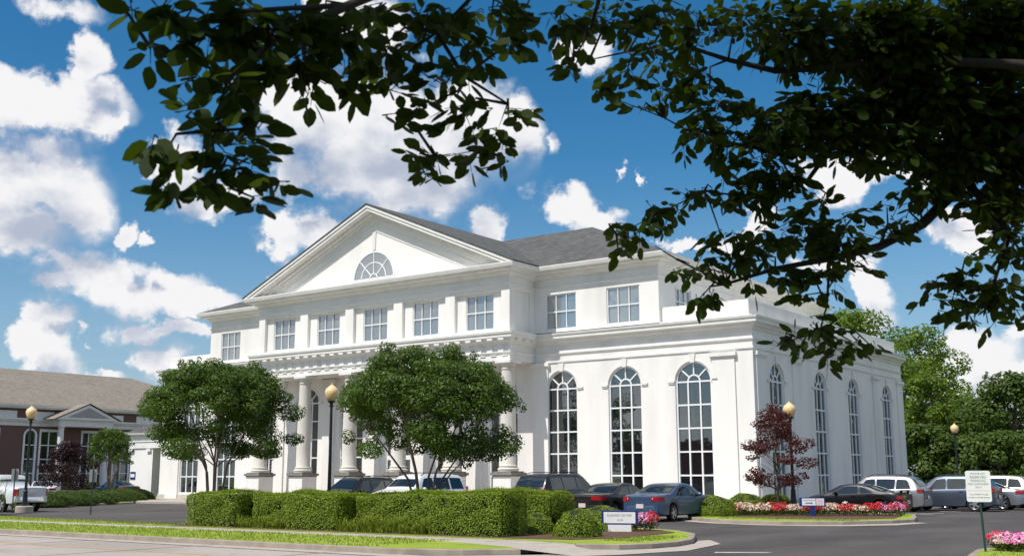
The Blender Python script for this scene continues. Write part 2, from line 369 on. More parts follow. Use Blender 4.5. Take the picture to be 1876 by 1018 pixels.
# ================================================================== the ground
def sheet(name, poly, z, m, thick=None):
    b = MB()
    if thick: b.prism(poly, z-thick, z)
    else: b.add([(x, y, z) for x, y in poly], [tuple(range(len(poly)))])
    return struct(b.build(name, m, fixn=bool(thick)) if thick else b.build(name, m))
sheet('ground', [(-700,-700),(700,-700),(700,900),(-700,900)], -.03, 'soil')
KF = .931
def K(p, f=KF): return (CAM.x+(p[0]-CAM.x)*f, CAM.y+(p[1]-CAM.y)*f)
def KL(l): return [K(p) for p in l]
YK = K((0, -33.44))[1]; YS0 = K((0, -29.9))[1]; YS1 = K((0, -28.55))[1]
sheet('road', [(-320,-52),(320,-52),(320,YK-.75),(-320,YK-.75)], .0, 'concrete_road')
sheet('parking_lot', [(-120,-29.6),(9,-29.6),(9.6,YK-.75),(17.2,YK-.75),(17.3,-28),(60,-24),(60,34),(-120,34)], .0, 'asphalt')
sheet('gutter', [(-320,YK-.75),(9.7,YK-.75),(10.6,-33.4),(9.4,-33.2),(7.6,YK-.1),(-320,YK)], .006, 'concrete')
b = MB(); b.box(-120, 3.2, -37.62, -37.48, .002, .005); struct(b.build('road_line', 'yellow'))
CURB = [(0, -.05), (.17, -.05), (.15, .12), (.11, .135), (0, .135)]
def kerb(path, closed=False, name='kerb'):
    b = MB(); b.sweep(path, CURB, closed); return struct(b.build(name, 'curb'))
vg = [(-320,YK),(6.5,YK),(8.0,-34.3),(8.9,-33.4)]
kerb(vg)
sheet('grass_verge', vg+[(8.2,-32.9),(4.0,YS0),(-320,YS0)], .128, 'grass', .1)
b = MB(); b.prism([(-320,YS0),(4.0,YS0),(8.6,-33.2),(9.4,-31.8),(8.6,-30.7),(6.4,-30.45),(-320,YS1)], .0, .112)
b.add([(8.6,-33.2,.112),(9.4,-31.8,.112),(10.4,-31.9,.012),(10.2,-33.2,.012)], [(0,1,2,3)])
struct(b.build('sidewalk', 'concrete'))
sheet('lawn_strip', [(-320,YS1),K((-10.2,-28.56)),K((-10.3,-28.1)),K((-26,-26.4)),K((-320,-26.4))], .124, 'grass', .1)
# planted island by the sidewalk
nose = [(9.0,-31.15),(9.9,-30.75),(10.3,-30.0),(10.42,-29.0),(10.2,-27.8),(9.76,-26.77),(8.99,-25.21),(7.77,-23.9),(6.46,-23.3)]
sheet('planting_island', [K((-10.3,-28.5)),(6.4,-30.4),(8.2,-30.75)]+nose+[(-8.9,-23.3),(-9.0,-26.6),K((-10.3,-27))], .13, 'grass', .12)
kerb(nose+[(-8.9,-23.3),(-9.0,-26.6)], name='island_kerb')
sheet('island_apron', [(8.6,-31.6),(9.2,-31.2),(10.1,-30.85),(10.5,-30.1),(10.62,-29.0),(10.4,-27.7),(9.9,-26.5),(10.0,-26.0),(11.0,-27.4),(11.5,-30.2),(10.9,-32.3),(10.2,-33.5),(9.4,-33.2)], .012, 'concrete')
sheet('mulch_bed', [K((-10.2,-28.42)),(6.2,-30.25),(8.0,-29.9),(8.7,-28.6),(8.6,-26.6),(8.5,-25.2),(7.6,-24.3),(6.0,-23.7),(-8.7,-23.7),(-8.8,-26.8)], .145, 'mulch', .05)
b = MB()
for i in range(60): x = 8-i*1.55; b.box(x-.012, x+.012, YS0+.02, YS1-.02, .1122, .114)
struct(b.build('sidewalk_joints', 'soil_joint'))
b = MB()
for i in range(24): x = 14-i*4.6; b.box(x-.02, x+.02, -52, YK-.02, .0062, .008)
b.box(-120, 60, YK-.765, YK-.735, .0085, .010)
struct(b.build('road_joints', 'soil_joint'))
# island by the corner of the building
is2 = [(2.45,-11.6),(2.65,-12.67),(3.4,-13.9),(4.55,-14.94),(5.6,-15.6),(6.64,-16.0),(7.95,-15.81),(9.6,-14.74),(10.71,-12.85),(11.06,-11.39),(10.47,-9.12),(9.6,-6.3),(9.0,-5.6),(3.0,-5.6),(2.4,-6.6)]
sheet('flower_island', is2, .13, 'grass', .12)
kerb(is2, True, 'island_kerb')
sheet('island_apron', [(2.6,-13.6),(3.6,-15.1),(5.04,-16.1),(7.28,-16.75),(9.0,-16.4),(10.2,-15.7),(11.4,-14.0),(11.75,-11.6),(11.2,-11.4),(10.9,-12.9),(9.7,-14.9),(8,-15.98),(6.6,-16.18),(5.4,-15.7),(3.2,-14.0),(2.6,-12.8)], .012, 'concrete')
sheet('flower_bed', [(2.8,-12.4),(4.2,-13.0),(7.5,-13.6),(9.6,-12.9),(10.4,-11.2),(10.0,-9.0),(9.2,-6.2),(3.2,-6.0),(2.7,-7)], .14, 'mulch', .05)
is3 = [(17.85,-33.6),(17.8,-30.2),(17.45,-28.0),(17.55,-26.6),(17.9,-25.4),(19,-24.9),(28,-24.9),(28,-33.6)]
sheet('corner_island', is3, .13, 'grass', .12); kerb(is3, True, 'island_kerb')
# walk in front of the building, bed at its left, woods floor behind
sheet('front_walk', [(-50.6,-8.4),(-13.5,-8.4),(0.9,-8.4),(1.2,0.2),(1.2,26),(0,26),(0,0),(-50.6,0)], .13, 'concrete', .12)
sheet('side_bed', [(-36.6,-18.2),(-38.2,-19),(-44,-13),(-56,-3),(-60,4),(-50.6,4),(-50.6,-1.8),(-48.2,-2.6),(-40.0,-9.6)], .13, 'grass', .12)
kerb([(-38.2,-19),(-36.6,-18.2),(-40.0,-9.6),(-48.2,-2.6),(-50.6,-1.8)], name='bed_kerb')
sheet('back_lawn', [(-60,34),(90,34),(90,160),(-60,160)], .05, 'grass', .1)
b = MB()
for y in (-2.35, -.75, 2.25, 5.0, 8.0): b.box(3.0, 9.4, y-.06, y+.06, .003, .008)
for x in (-14.9,-10.9,-6.9,-4.6,-1.65,.9): b.box(x-.06, x+.06, -16.0, -9.0, .003, .008)
b.add([(12.3,-30.45,.006),(13.3,-29.8,.006),(13.35,-29.55,.006),(12.2,-30.2,.006)], [(0,1,2,3)])
struct(b.build('parking_lines', 'paint'))

# ================================================================== the white building
Xc, LW, DP = -25.05, -50.1, 25.36
PO, HWP = 2.6, 11.0                       # portico projection and half width
bld = thing('bank_building', 'white stucco building with a columned portico, triangular gable and tall arched windows', 'building', (Xc, 0, 0))
def bb_(mb, name, mats, **k):             # build in world places, hang under the building
    o = mb.build(name, mats, None, **k); o.parent = bld; o.matrix_parent_inverse = Matrix.Translation((-Xc, 0, 0)); return o
ident = lambda s, d, z: (s, d, z)
side = lambda s, d, z: (-d, s, z)
sideL = lambda s, d, z: (LW+d, s, z)
def wall_panel(mb, s0, s1, z0, z1, ops, depth, mp):
    "wall with real openings (centre, half width, sill, spring or head, arched) and their reveals"
    def Q(a, b, c, d): mb.add([mp(*a), mp(*b), mp(*c), mp(*d)], [(0, 1, 2, 3)])
    x = s0
    for (c, w, zb, zs, arch) in sorted(ops):
        Q((x, 0, z0), (c-w, 0, z0), (c-w, 0, z1), (x, 0, z1))
        if zb > z0: Q((c-w, 0, z0), (c+w, 0, z0), (c+w, 0, zb), (c-w, 0, zb)); Q((c-w, 0, zb), (c+w, 0, zb), (c+w, depth, zb), (c-w, depth, zb))
        Q((c-w, 0, zb), (c-w, depth, zb), (c-w, depth, zs), (c-w, 0, zs)); Q((c+w, 0, zb), (c+w, depth, zb), (c+w, depth, zs), (c+w, 0, zs))
        n = 18 if arch else 1
        pts = [(c-w*math.cos(math.pi*i/n), zs+(w*math.sin(math.pi*i/n) if arch else 0)) for i in range(n+1)]
        for (xa, za), (xb, zb2) in zip(pts, pts[1:]):
            Q((xa, 0, za), (xb, 0, zb2), (xb, 0, z1), (xa, 0, z1)); Q((xa, 0, za), (xb, 0, zb2), (xb, depth, zb2), (xa, depth, za))
        x = c+w
    Q((x, 0, z0), (s1, 0, z0), (s1, 0, z1), (x, 0, z1))
WZ0, WSP, WW = .5, 6.8, 1.09
fx = [Xc+k*4.3 for k in range(-5, 6)]
syw = [3.06, 9.53, 15.24, 21.9]
b = MB()
wall_panel(b, LW, 0, 0, 10.2, [(x, WW, WZ0, WSP, True) for x in fx], .2, ident)
wall_panel(b, 0, DP, 0, 10.2, [(y, 1.0, WZ0, WSP, True) for y in syw], .2, side)
b.add([(LW, 0, 0), (LW, DP, 0), (LW, DP, 10.2), (LW, 0, 10.2)], [(0, 1, 2, 3)])
b.add([(LW, DP, 0), (0, DP, 0), (0, DP, 10.2), (LW, DP, 10.2)], [(0, 1, 2, 3)])
b.add([(LW, 0, 10.05), (0, 0, 10.05), (0, DP, 10.05), (LW, DP, 10.05)], [(0, 1, 2, 3)])
bb_(b, 'wall', 'stucco', fixn=False)
# plinth, pilasters
b = MB()
b.sweep([(LW, DP), (LW, 0), (0, 0), (0, DP)], [(0, 0), (.07, 0), (.07, .42), (.03, .46), (0, .46)])
bb_(b, 'plinth', 'plinth')
def pilaster(s0, s1, mp, z1=8.25, proj=.09):
    b = MB()
    def bx(a, c, d, e, f):
        vs = [mp(x, y, z) for x in (a, c) for y in (-d, .02) for z in (e, f)]
        b.add(vs, [(0,1,3,2),(4,6,7,5),(0,4,5,1),(2,3,7,6),(0,2,6,4),(1,5,7,3)])
    bx(s0, s1, proj, .46, z1-.3)
    bx(s0-.06, s1+.06, proj+.05, z1-.30, z1-.2); bx(s0-.12, s1+.12, proj+.12, z1-.2, z1)
    bx(s0-.05, s1+.05, proj+.05, 0, .5)
    bb_(b, 'pilaster', 'stucco')
pilaster(-2.36, -1.03, ident); pilaster(LW+1.03, LW+2.36, ident)
pilaster(.25, 1.45, side); pilaster(5.2, 6.4, side); pilaster(18.95, 20.15, side); pilaster(DP-1.3, DP-.1, side)
for i in range(6):
    x = Xc+(i-2.5)*4.273
    if i in (0, 5): x += .75*(1 if i == 5 else -1)
    pilaster(x-.55, x+.55, ident, 8.38, .12)
# entablature of the wings and portico
outl = [(LW, DP), (LW, 0), (Xc-HWP, 0), (Xc-HWP, -PO), (Xc+HWP, -PO), (Xc+HWP, 0), (0, 0), (0, DP)]
b = MB()
b.sweep(outl, [(-.05, 9.38), (.06, 9.40), (.10, 9.52), (.22, 9.60), (.26, 9.70), (.44, 9.76), (.44, 9.92), (.50, 9.96), (.53, 10.08), (-.05, 10.16)])
bb_(b, 'cornice', 'trim')
b = MB()
b.sweep(outl, [(-.02, 8.80), (.05, 8.82), (.09, 8.90), (.09, 8.94), (-.02, 8.97)])
b.sweep([outl[0], outl[1], outl[2]], [(-.02, 8.36), (.06, 8.37), (.07, 8.46), (-.02, 8.50)])
b.sweep([outl[5], outl[6], outl[7]], [(-.02, 8.36), (.06, 8.37), (.07, 8.46), (-.02, 8.50)])
bb_(b, 'frieze_moulding', 'trim')
b = MB()
b.box(Xc-HWP, Xc+HWP, -PO, -.003, 8.43, 10.1)
for i in range(27):                                             # triglyph strips, mutules
    x = Xc-HWP+.35+i*(2*HWP-.7)/26
    b.box(x-.17, x-.07, -PO-.03, -PO+.01, 8.99, 9.37); b.box(x-.03, x+.07, -PO-.03, -PO+.01, 8.99, 9.37); b.box(x+.11, x+.19, -PO-.03, -PO+.01, 8.99, 9.37)
    b.box(x-.2, x+.2, -PO-.42, -PO-.2, 9.60, 9.735)
    b.box(x-.2, x+.2, -PO-.05, -PO+.01, 8.70, 8.76)
for y in (-2.2, -1.4, -.6): b.box(Xc+HWP+.2, Xc+HWP+.42, y-.2, y+.2, 9.60, 9.735)
bb_(b, 'portico_entablature', 'trim')
b = MB()
b.box(Xc-HWP-.6, Xc+HWP+.6, -3.6, -.003, .02, .30)
b.box(Xc-3.6, Xc+3.6, -4.0, -3.6, .02, .16)
bb_(b, 'porch_floor', 'concrete')
for i in range(6):
    x = Xc+(i-2.5)*4.273
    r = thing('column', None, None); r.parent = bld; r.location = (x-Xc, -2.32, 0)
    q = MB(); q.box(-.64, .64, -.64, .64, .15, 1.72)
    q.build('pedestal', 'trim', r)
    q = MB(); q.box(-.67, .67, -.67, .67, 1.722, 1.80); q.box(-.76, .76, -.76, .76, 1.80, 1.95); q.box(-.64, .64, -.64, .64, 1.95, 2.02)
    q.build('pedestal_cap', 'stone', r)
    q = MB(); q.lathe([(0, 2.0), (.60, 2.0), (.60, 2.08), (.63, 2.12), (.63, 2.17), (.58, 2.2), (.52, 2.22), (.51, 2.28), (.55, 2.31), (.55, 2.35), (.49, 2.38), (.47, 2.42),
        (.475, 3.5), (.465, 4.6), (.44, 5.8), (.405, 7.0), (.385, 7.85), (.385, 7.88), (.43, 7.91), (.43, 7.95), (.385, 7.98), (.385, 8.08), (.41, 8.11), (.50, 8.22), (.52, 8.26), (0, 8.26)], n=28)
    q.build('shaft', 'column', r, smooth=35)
    q = MB(); q.box(-.56, .56, -.56, .56, 8.262, 8.42); q.build('capital', 'trim', r)
# windows -------------------------------------------------------------
def bar(mb, x0, z0, x1, z1, w, d0=.10, d1=.165):
    d = Vector((x1-x0, z1-z0)).normalized(); n = Vector((-d.y, d.x))*w*.5
    mb.prism([(x0-n.x, z0-n.y), (x1-n.x, z1-n.y), (x1+n.x, z1+n.y), (x0+n.x, z0+n.y)], d0, d1, 1)
def arcbar(mb, cx, cz, r, w, a0=0., a1=180., n=16, d0=.10, d1=.165):
    for i in range(n):
        p, q = R(a0+(a1-a0)*i/n), R(a0+(a1-a0)*(i+1)/n)
        mb.prism([(cx+(r-w/2)*math.cos(p), cz+(r-w/2)*math.sin(p)), (cx+(r+w/2)*math.cos(p), cz+(r+w/2)*math.sin(p)),
                  (cx+(r+w/2)*math.cos(q), cz+(r+w/2)*math.sin(q)), (cx+(r-w/2)*math.cos(q), cz+(r-w/2)*math.sin(q))], d0, d1, 1)
def arched_window(w, door=False, gl='glass_dark'):
    f = MB(); t = .085; h = (WSP-WZ0)/5
    for s in (-1, 1): bar(f, s*(w-t/2), WZ0, s*(w-t/2), WSP, t+.02, .09, .17); bar(f, s*w/3, WZ0, s*w/3, WSP, t)
    for i in range(6):
        if door and i < 2: continue
        bar(f, -w+t, WZ0+i*h+(t/2 if i == 0 else 0), w-t, WZ0+i*h+(t/2 if i == 0 else 0), t, .103, .163)
    arcbar(f, 0, WSP, w-t/2, t+.02, d0=.09, d1=.17)
    arcbar(f, 0, WSP, w/3, t, n=10, d0=.106, d1=.160)
    for a in (42, 90, 138): bar(f, w/3*math.cos(R(a)), WSP+w/3*math.sin(R(a)), (w-t)*math.cos(R(a)), WSP+(w-t)*math.sin(R(a)), t*.9, .107, .158)
    if door:
        bar(f, -w+t, 2.95, w-t, 2.95, .28, .07, .175)
        for z in (.42, 1.5): bar(f, -w+t, z, w-t, z, .10 if z > 1 else .3, .104, .163)
        bar(f, 0, .3, 0, 2.8, .16, .08, .17)
    o = f.build('window', 'frame', bld)
    p = MB(); n = 18
    p.add([(-w, .17, WZ0), (w, .17, WZ0)]+[(w*math.cos(math.pi*i/n), .17, WSP+w*math.sin(math.pi*i/n)) for i in range(n+1)], [tuple(range(n+3))])
    p.build('pane', gl, o, fixn=False)
    k = MB(); z = WSP+w
    k.prism([(-.12, z-.06), (.12, z-.06), (.19, z+.42), (-.19, z+.42)], -.07, .02, 1)
    arcbar(k, 0, WSP, w+.07, .10, d0=-.025, d1=.01)
    k.build('keystone_arch', 'trim', o)
    for s in (-1, 1):
        k = MB(); k.box(min(s*(w+.02), s*(w+.42)), max(s*(w+.02), s*(w+.42)), -.09, .01, WSP-.02, WSP+.09); k.box(min(s*(w+.02), s*(w+.36)), max(s*(w+.02), s*(w+.36)), -.06, .01, WSP-.09, WSP-.02)
        k.build('impost', 'trim', o)
    return o
def copy_tree(o, parent=None):
    c = o.copy(); C.objects.link(c)
    if parent: c.parent = parent
    for ch in o.children: copy_tree(ch, c)
    return c
w0 = arched_window(WW)
for i, x in enumerate(fx):
    if i == 5: o = arched_window(WW, True)
    else: o = w0 if i == 0 else copy_tree(w0, bld)
    o.location = (x-Xc, 0, 0)
w1 = arched_window(1.0)
for i, y in enumerate(syw):
    o = w1 if i == 0 else copy_tree(w1, bld)
    o.location = (-Xc, y, 0); o.rotation_euler = (0, 0, R(90))
# upper storey --------------------------------------------------------
UX0, UX1, UD = -44.58, -5.52, 25.3
ux = [-12.166, -7.855]; uxl = [2*Xc-x for x in ux]
b = MB(); Z0 = 10.1; Z1 = 13.75
wall_panel(b, UX0, Xc-HWP, Z0, Z1, [(x, 1.1, 10.36, 12.5, False) for x in uxl], .16, ident)
wall_panel(b, Xc+HWP, UX1, Z0, Z1, [(x, 1.1, 10.36, 12.5, False) for x in ux], .16, ident)
us = lambda s, d, z: (UX1-d, s, z)
wall_panel(b, 0, UD, Z0, Z1, [(y, 1.0, 10.9, 12.5, False) for y in (3.0, 9.5, 15.2, 21.9)], .16, us)
b.add([(UX0, 0, Z0), (UX0, UD, Z0), (UX0, UD, Z1), (UX0, 0, Z1)], [(0, 1, 2, 3)])
b.add([(UX0, UD, Z0), (UX1, UD, Z0), (UX1, UD, Z1), (UX0, UD, Z1)], [(0, 1, 2, 3)])
bb_(b, 'upper_wall', 'stucco', fixn=False)
# attic over the portico: piers and recessed panels
b = MB(); ax = [Xc+(i-2)*4.3 for i in range(5)]
wall_panel(b, Xc-HWP, Xc+HWP, Z0, Z1, [(x, 1.78, 10.30, 12.62, False) for x in ax], .22, lambda s, d, z: (s, d-PO, z))
for x in ax: wall_panel(b, x-1.78, x+1.78, 10.30, 12.62, [(x, 1.07, 10.36, 12.53, False)], .14, lambda s, d, z: (s, d-PO+.22, z))
for s in (-1, 1):
    X = Xc+s*HWP; fn = (lambda q, d, z, X=X, s=s: (X-s*d, q, z))
    wall_panel(b, -PO, 0, Z0, Z1, [(-1.25, .75, 10.30, 12.62, False)], .12, fn)
    b.add([fn(-2.0, .12, 10.3), fn(-.5, .12, 10.3), fn(-.5, .12, 12.62), fn(-2.0, .12, 12.62)], [(0, 1, 2, 3)])
bb_(b, 'attic_wall', 'stucco', fixn=False)
def flat_window(w, z0, z1, rows=2):
    f = MB(); t = .07
    for s in (-1, 1): bar(f, s*(w-t/2), z0, s*(w-t/2), z1, t, .05, .13); bar(f, s*w/3, z0, s*w/3, z1, t*.8, .06, .125)
    for i in range(rows+1):
        z = z0+(z1-z0)*i/rows; z += t/2 if i == 0 else (-t/2 if i == rows else 0)
        bar(f, -w+t, z, w-t, z, t, .055, .122)
    o = f.build('window', 'frame', bld)
    p = MB(); p.add([(-w, .135, z0), (w, .135, z0), (w, .135, z1), (-w, .135, z1)], [(0, 1, 2, 3)]); p.build('pane', 'glass', o, fixn=False)
    return o
w2 = flat_window(1.07, 10.36, 12.53)
for i, x in enumerate(ax):
    o = w2 if i == 0 else copy_tree(w2, bld); o.location = (x-Xc, -PO+.22, 0)
w3 = flat_window(1.1, 10.36, 12.5)
for i, x in enumerate(ux+uxl):
    o = w3 if i == 0 else copy_tree(w3, bld); o.location = (x-Xc, .01, 0)
w4 = flat_window(1.0, 10.9, 12.5)
for i, y in enumerate((3.0, 9.5, 15.2, 21.9)):
    o = w4 if i == 0 else copy_tree(w4, bld); o.location = (UX1-Xc-.01, y, 0); o.rotation_euler = (0, 0, R(90))
upl = [(UX0, UD), (UX0, 0), (Xc-HWP, 0), (Xc-HWP, -PO), (Xc+HWP, -PO), (Xc+HWP, 0), (UX1, 0), (UX1, UD)]
b = MB()
b.sweep(upl, [(-.05, 13.42), (.07, 13.44), (.12, 13.54), (.24, 13.60), (.30, 13.72), (.62, 13.76), (.62, 13.84), (.80, 13.88), (.86, 14.06), (.86, 14.12), (-.05, 14.2)])
bb_(b, 'eave_cornice', 'trim')
b = MB()
b.sweep(upl, [(-.02, 12.84), (.05, 12.86), (.08, 12.95), (-.02, 13.0)])
bb_(b, 'eave_moulding', 'trim')
# parapets
b = MB(); b.box(UX1, -.25, .25, .55, 10.1, 11.07); b.box(-.55, -.25, .552, DP-.3, 10.1, 11.07); bb_(b, 'parapet', 'stucco')
b = MB(); b.box(LW+.25, UX0, .25, .55, 10.1, 11.07); b.box(LW+.25, LW+.55, .552, DP-.3, 10.1, 11.07); bb_(b, 'parapet', 'stucco')
# pediment
ZE, ZA, HE = 14.12, 19.22, HWP+.86
sl_ = (ZA-ZE)/HE
b = MB()
b.add([(Xc-HE, -PO, ZE), (Xc+HE, -PO, ZE), (Xc, -PO, ZA-.1)], [(0, 1, 2)])
bb_(b, 'pediment', 'stucco')
def rake(mb, o0, o1, y0, y1, ext=0., base=ZE):
    for s in (-1, 1):
        def L(off, z=None):
            c = math.sqrt(1+sl_*sl_)
            return [(Xc+s*(HE+ext-off*c/sl_ if True else 0), base), (Xc, ZA-off*c+ext*sl_)]
        (a, b_), (c, d) = L(o0), L(o1)
        mb.prism([a, b_, d, c], y0, y1, 1)
b = MB()
rake(b, .0, .16, -PO-.86, -PO+.02); rake(b, .16, .34, -PO-.80, -PO+.02); rake(b, .34, .50, -PO-.36, -PO+.02); rake(b, .50, .66, -PO-.16, -PO+.02)
rake(b, .98, 1.04, -PO-.03, -PO+.01); rake(b, 1.42, 1.48, -PO-.045, -PO+.01)
b.prism([(Xc-.11, 16.35), (Xc+.11, 16.35), (Xc+.15, 17.55), (Xc-.15, 17.55)], -PO-.06, -PO+.01, 1)
bb_(b, 'raking_cornice', 'trim')
f = MB(); rr = 1.82; zc = 14.42; y0 = -PO
bar(f, -rr, zc, rr, zc, .12, -.05, -.004); arcbar(f, 0, zc, rr-.04, .09, n=24, d0=-.06, d1=-.004); arcbar(f, 0, zc, rr*.6, .065, n=18, d0=-.05, d1=-.005); arcbar(f, 0, zc, rr*.19, .06, n=10, d0=-.05, d1=-.005)
for a in (45, 90, 135): bar(f, .35*math.cos(R(a)), zc+.35*math.sin(R(a)), (rr-.05)*math.cos(R(a)), zc+(rr-.05)*math.sin(R(a)), .06, -.046, -.006)
o = f.build('fan_window', 'frame', bld); o.location = (0, y0, 0)
p = MB(); p.add([(rr*math.cos(math.pi*i/24), -.012, zc+rr*math.sin(math.pi*i/24)) for i in range(25)], [tuple(range(25))]); p.build('pane', 'glass', o, fixn=False)
# roofs
b = MB(); yb = 9.5
b.add([(Xc-HE-.03, -PO-.90, ZE), (Xc, -PO-.90, ZA+.02), (Xc+HE+.03, -PO-.90, ZE), (Xc-HE-.03, 14, ZE), (Xc, 14, ZA+.02), (Xc+HE+.03, 14, ZE),
       (Xc-HE-.03, -PO-.90, ZE+.07), (Xc, -PO-.90, ZA+.1), (Xc+HE+.03, -PO-.90, ZE+.07), (Xc-HE-.03, 14, ZE+.07), (Xc, 14, ZA+.1), (Xc+HE+.03, 14, ZE+.07)],
      [(6,7,10,9), (7,8,11,10), (0,3,4,1), (1,4,5,2), (0,1,7,6), (1,2,8,7), (0,6,9,3), (2,5,11,8)])
ex0, ex1, ey0, ey1, zr, yr = UX0-.84, UX1+.84, -.84, UD+.84, 19.30, 11.3
b.add([(ex0, ey0, 14.13), (ex1, ey0, 14.13), (ex1, ey1, 14.13), (ex0, ey1, 14.13), (ex0+12.2, yr, zr), (ex1-12.2, yr, zr)],
      [(0,1,5,4), (1,2,5), (2,3,4,5), (3,0,4)])
bb_(b, 'roof', 'shingle', fixn=False)
b = MB(); b.box(-11.6, -11.1, 6.0, 6.5, 16.8, 17.35); b.box(-12.6, -12.4, 6.0, 6.2, 16.8, 17.2)
bb_(b, 'roof_vent', 'black')

# covered entry at the left end of the building
an = thing('drive_canopy', 'small white pavilion with a dark hipped roof left of the main building', 'pavilion', (-56, 8, 0))
def A_(mb, name, m, **k):
    o = mb.build(name, m, None, **k); o.parent = an; o.matrix_parent_inverse = Matrix.Translation((56, -8, 0)); return o
b = MB(); b.box(-62.6, -59.4, 6, 12, 0, 5.0); b.box(-57.5, -56.9, 10, 11, 0, 4.4); b.box(-59.4, -50.0, 11, 12, 0, 4.6); A_(b, 'wall', 'stucco')
b = MB(); b.box(-62.7, -50.0, 5.9, 6.6, 4.25, 5.45)
for x in (-62.4, -59.9): b.box(x-.3, x+.3, 5.82, 5.9, 3.95, 4.2)
b.box(-62.75, -50, 5.84, 12, 4.8, 4.9); A_(b, 'entablature', 'trim')
b = MB(); b.sweep([(-62.7, 12.2), (-62.7, 5.9), (-50, 5.9)], [(0, 5.35), (.35, 5.45), (.4, 5.6), (0, 5.6)]); A_(b, 'eave', 'trim')
b = MB(); b.add([(-63.1, 5.5, 5.6), (-50.1, 5.5, 5.6), (-50.1, 13, 5.6), (-63.1, 13, 5.6), (-60.2, 9.2, 7.45), (-50.1, 9.2, 7.45)], [(0,1,5,4), (1,2,5), (2,3,4,5), (3,0,4)]); A_(b, 'roof', 'shingle', fixn=False)
sg = thing('wall_sign', 'small blue and white sign on the pavilion wall', 'sign', (-62.1, 5.97, 0))
b = MB(); b.box(-.36, .36, -.03, .02, 1.55, 2.2); b.build('frame', 'blue', sg)
b = MB(); b.box(-.30, .30, -.036, -.03, 1.72, 2.02); b.build('panel', 'white', sg)

# ================================================================== the red brick building far left
BX = -85.
br = thing('brick_building', 'long dark red brick building with a tan hipped roof and white trim', 'building', (BX, 10, 0))
def B_(mb, name, m, parent=None, **k):
    o = mb.build(name, m, None, **k); p = parent or br; o.parent = p
    o.matrix_parent_inverse = Matrix.Translation((-BX, -10, 0)) if p is br else Matrix.Identity(4)
    return o
bside = lambda s, d, z: (BX-d, s, z)
wins = [(-9.5,1.0),(-2.5,1.0),(1.2,1.0),(4.9,1.0),(9.0,.0),(11.5,1.0),(16.6,1.25),(20.3,1.0),(23.6,1.0),(27.5,1.0),(31.5,1.0)]
b = MB(); ops = []
for (y, w) in wins:
    if y == 9.0: ops.append((9.0+.35, .62, .7, 6.0, True))
    else: ops.append((y, w, .7, 6.5, False))
wall_panel(b, -22, 38, 0, 9.0, ops, .2, bside)
b.add([(BX, 38, 0), (BX-22, 38, 0), (BX-22, 38, 9), (BX, 38, 9)], [(0, 1, 2, 3)]); b.add([(BX, -22, 0), (BX-22, -22, 0), (BX-22, -22, 9), (BX, -22, 9)], [(0, 1, 2, 3)])
B_(b, 'wall', 'brick', fixn=False)
b = MB()
bp_ = [(BX, -22), (BX, 38), (BX-22, 38)]
def strip(z0, z1, d, y0=-22, y1=38): b.box(BX-.02, BX+d, y0, y1, z0, z1)
strip(7.0, 7.45, .12); strip(7.45, 7.62, .35); strip(7.62, 7.78, .5); strip(8.78, 8.95, .5); strip(8.95, 9.15, .72)
for y in np.arange(-20, 37, 4.2): strip(7.80, 8.52, .05, y, y+2.5)
B_(b, 'white_trim', 'trim')
for (c, w, z0, z1, arch) in ops:
    f = MB(); fr = lambda s, d, z: None
    g_ = MB(); t = .16
    for s in (-1, 1): f.box(BX-.12, BX+.03, *( (c-w-.14, c-w+.06) if s < 0 else (c+w-.06, c+w+.14)), z0, z1)
    if not arch: f.box(BX-.12, BX+.035, c-w-.14, c+w+.14, z1-.05, z1+.22)
    else:
        for i in range(10):
            a0, a1 = math.pi*i/10, math.pi*(i+1)/10
            f.prism([(c+(w-.05)*math.cos(a0), z1+(w-.05)*math.sin(a0)), (c+(w+.14)*math.cos(a0), z1+(w+.14)*math.sin(a0)), (c+(w+.14)*math.cos(a1), z1+(w+.14)*math.sin(a1)), (c+(w-.05)*math.cos(a1), z1+(w-.05)*math.sin(a1))], BX-.12, BX+.03, 0)
    for k in (range(1, 3) if w > 1.1 else range(1, 2)):
        n_ = 3 if w > 1.1 else 2; s = c-w+2*w*k/n_; f.box(BX-.15, BX-.07, s-.05, s+.05, z0, z1)
    for z in np.arange(z0+1.45, z1, 1.45): f.box(BX-.15, BX-.072, c-w, c+w, z-.05, z+.05)
    o = B_(f, 'window', 'frame')
    g_.add([(BX-.17, c-w, z0), (BX-.17, c+w, z0), (BX-.17, c+w, z1+(w if arch else 0)), (BX-.17, c-w, z1+(w if arch else 0))], [(0, 1, 2, 3)])
    B_(g_, 'pane', 'glass_dark', o, fixn=False)
b = MB(); zr = 13.85; hx = 10.6
b.add([(BX+.75, -22.8, 9.15), (BX+.75, 38.8, 9.15), (BX-22, 38.8, 9.15), (BX-22, -22.8, 9.15), (BX-hx, -11.5, zr), (BX-hx, 28.4, zr)], [(0,1,5,4), (1,2,5), (2,3,4,5), (3,0,4)])
B_(b, 'roof', 'shingle_tan', fixn=False)
po = MB()
po.box(BX-.02, BX+2.2, 11.2, 17.6, 7.0, 7.7)
for y in (11.7, 17.1): po.lathe([(.0, 0), (.36, 0), (.33, 3.5), (.28, 6.8), (.40, 6.9), (.40, 7.0), (0, 7.0)], (BX+1.8, y, 0), 14)
B_(po, 'porch', 'trim', smooth=35)
po = MB(); po.prism([(10.6, 7.705), (18.2, 7.705), (14.4, 9.35)], BX-.02, BX+2.5, 0)
B_(po, 'porch_gable', 'trim')
po = MB(); po.add([(BX+2.62, 10.3, 7.72), (BX+2.62, 14.4, 9.5), (BX+2.62, 18.5, 7.72), (BX-3, 10.3, 7.72), (BX-3, 14.4, 9.5), (BX-3, 18.5, 7.72)], [(0, 1, 4, 3), (1, 2, 5, 4)])
B_(po, 'porch_roof', 'shingle_tan', fixn=False)
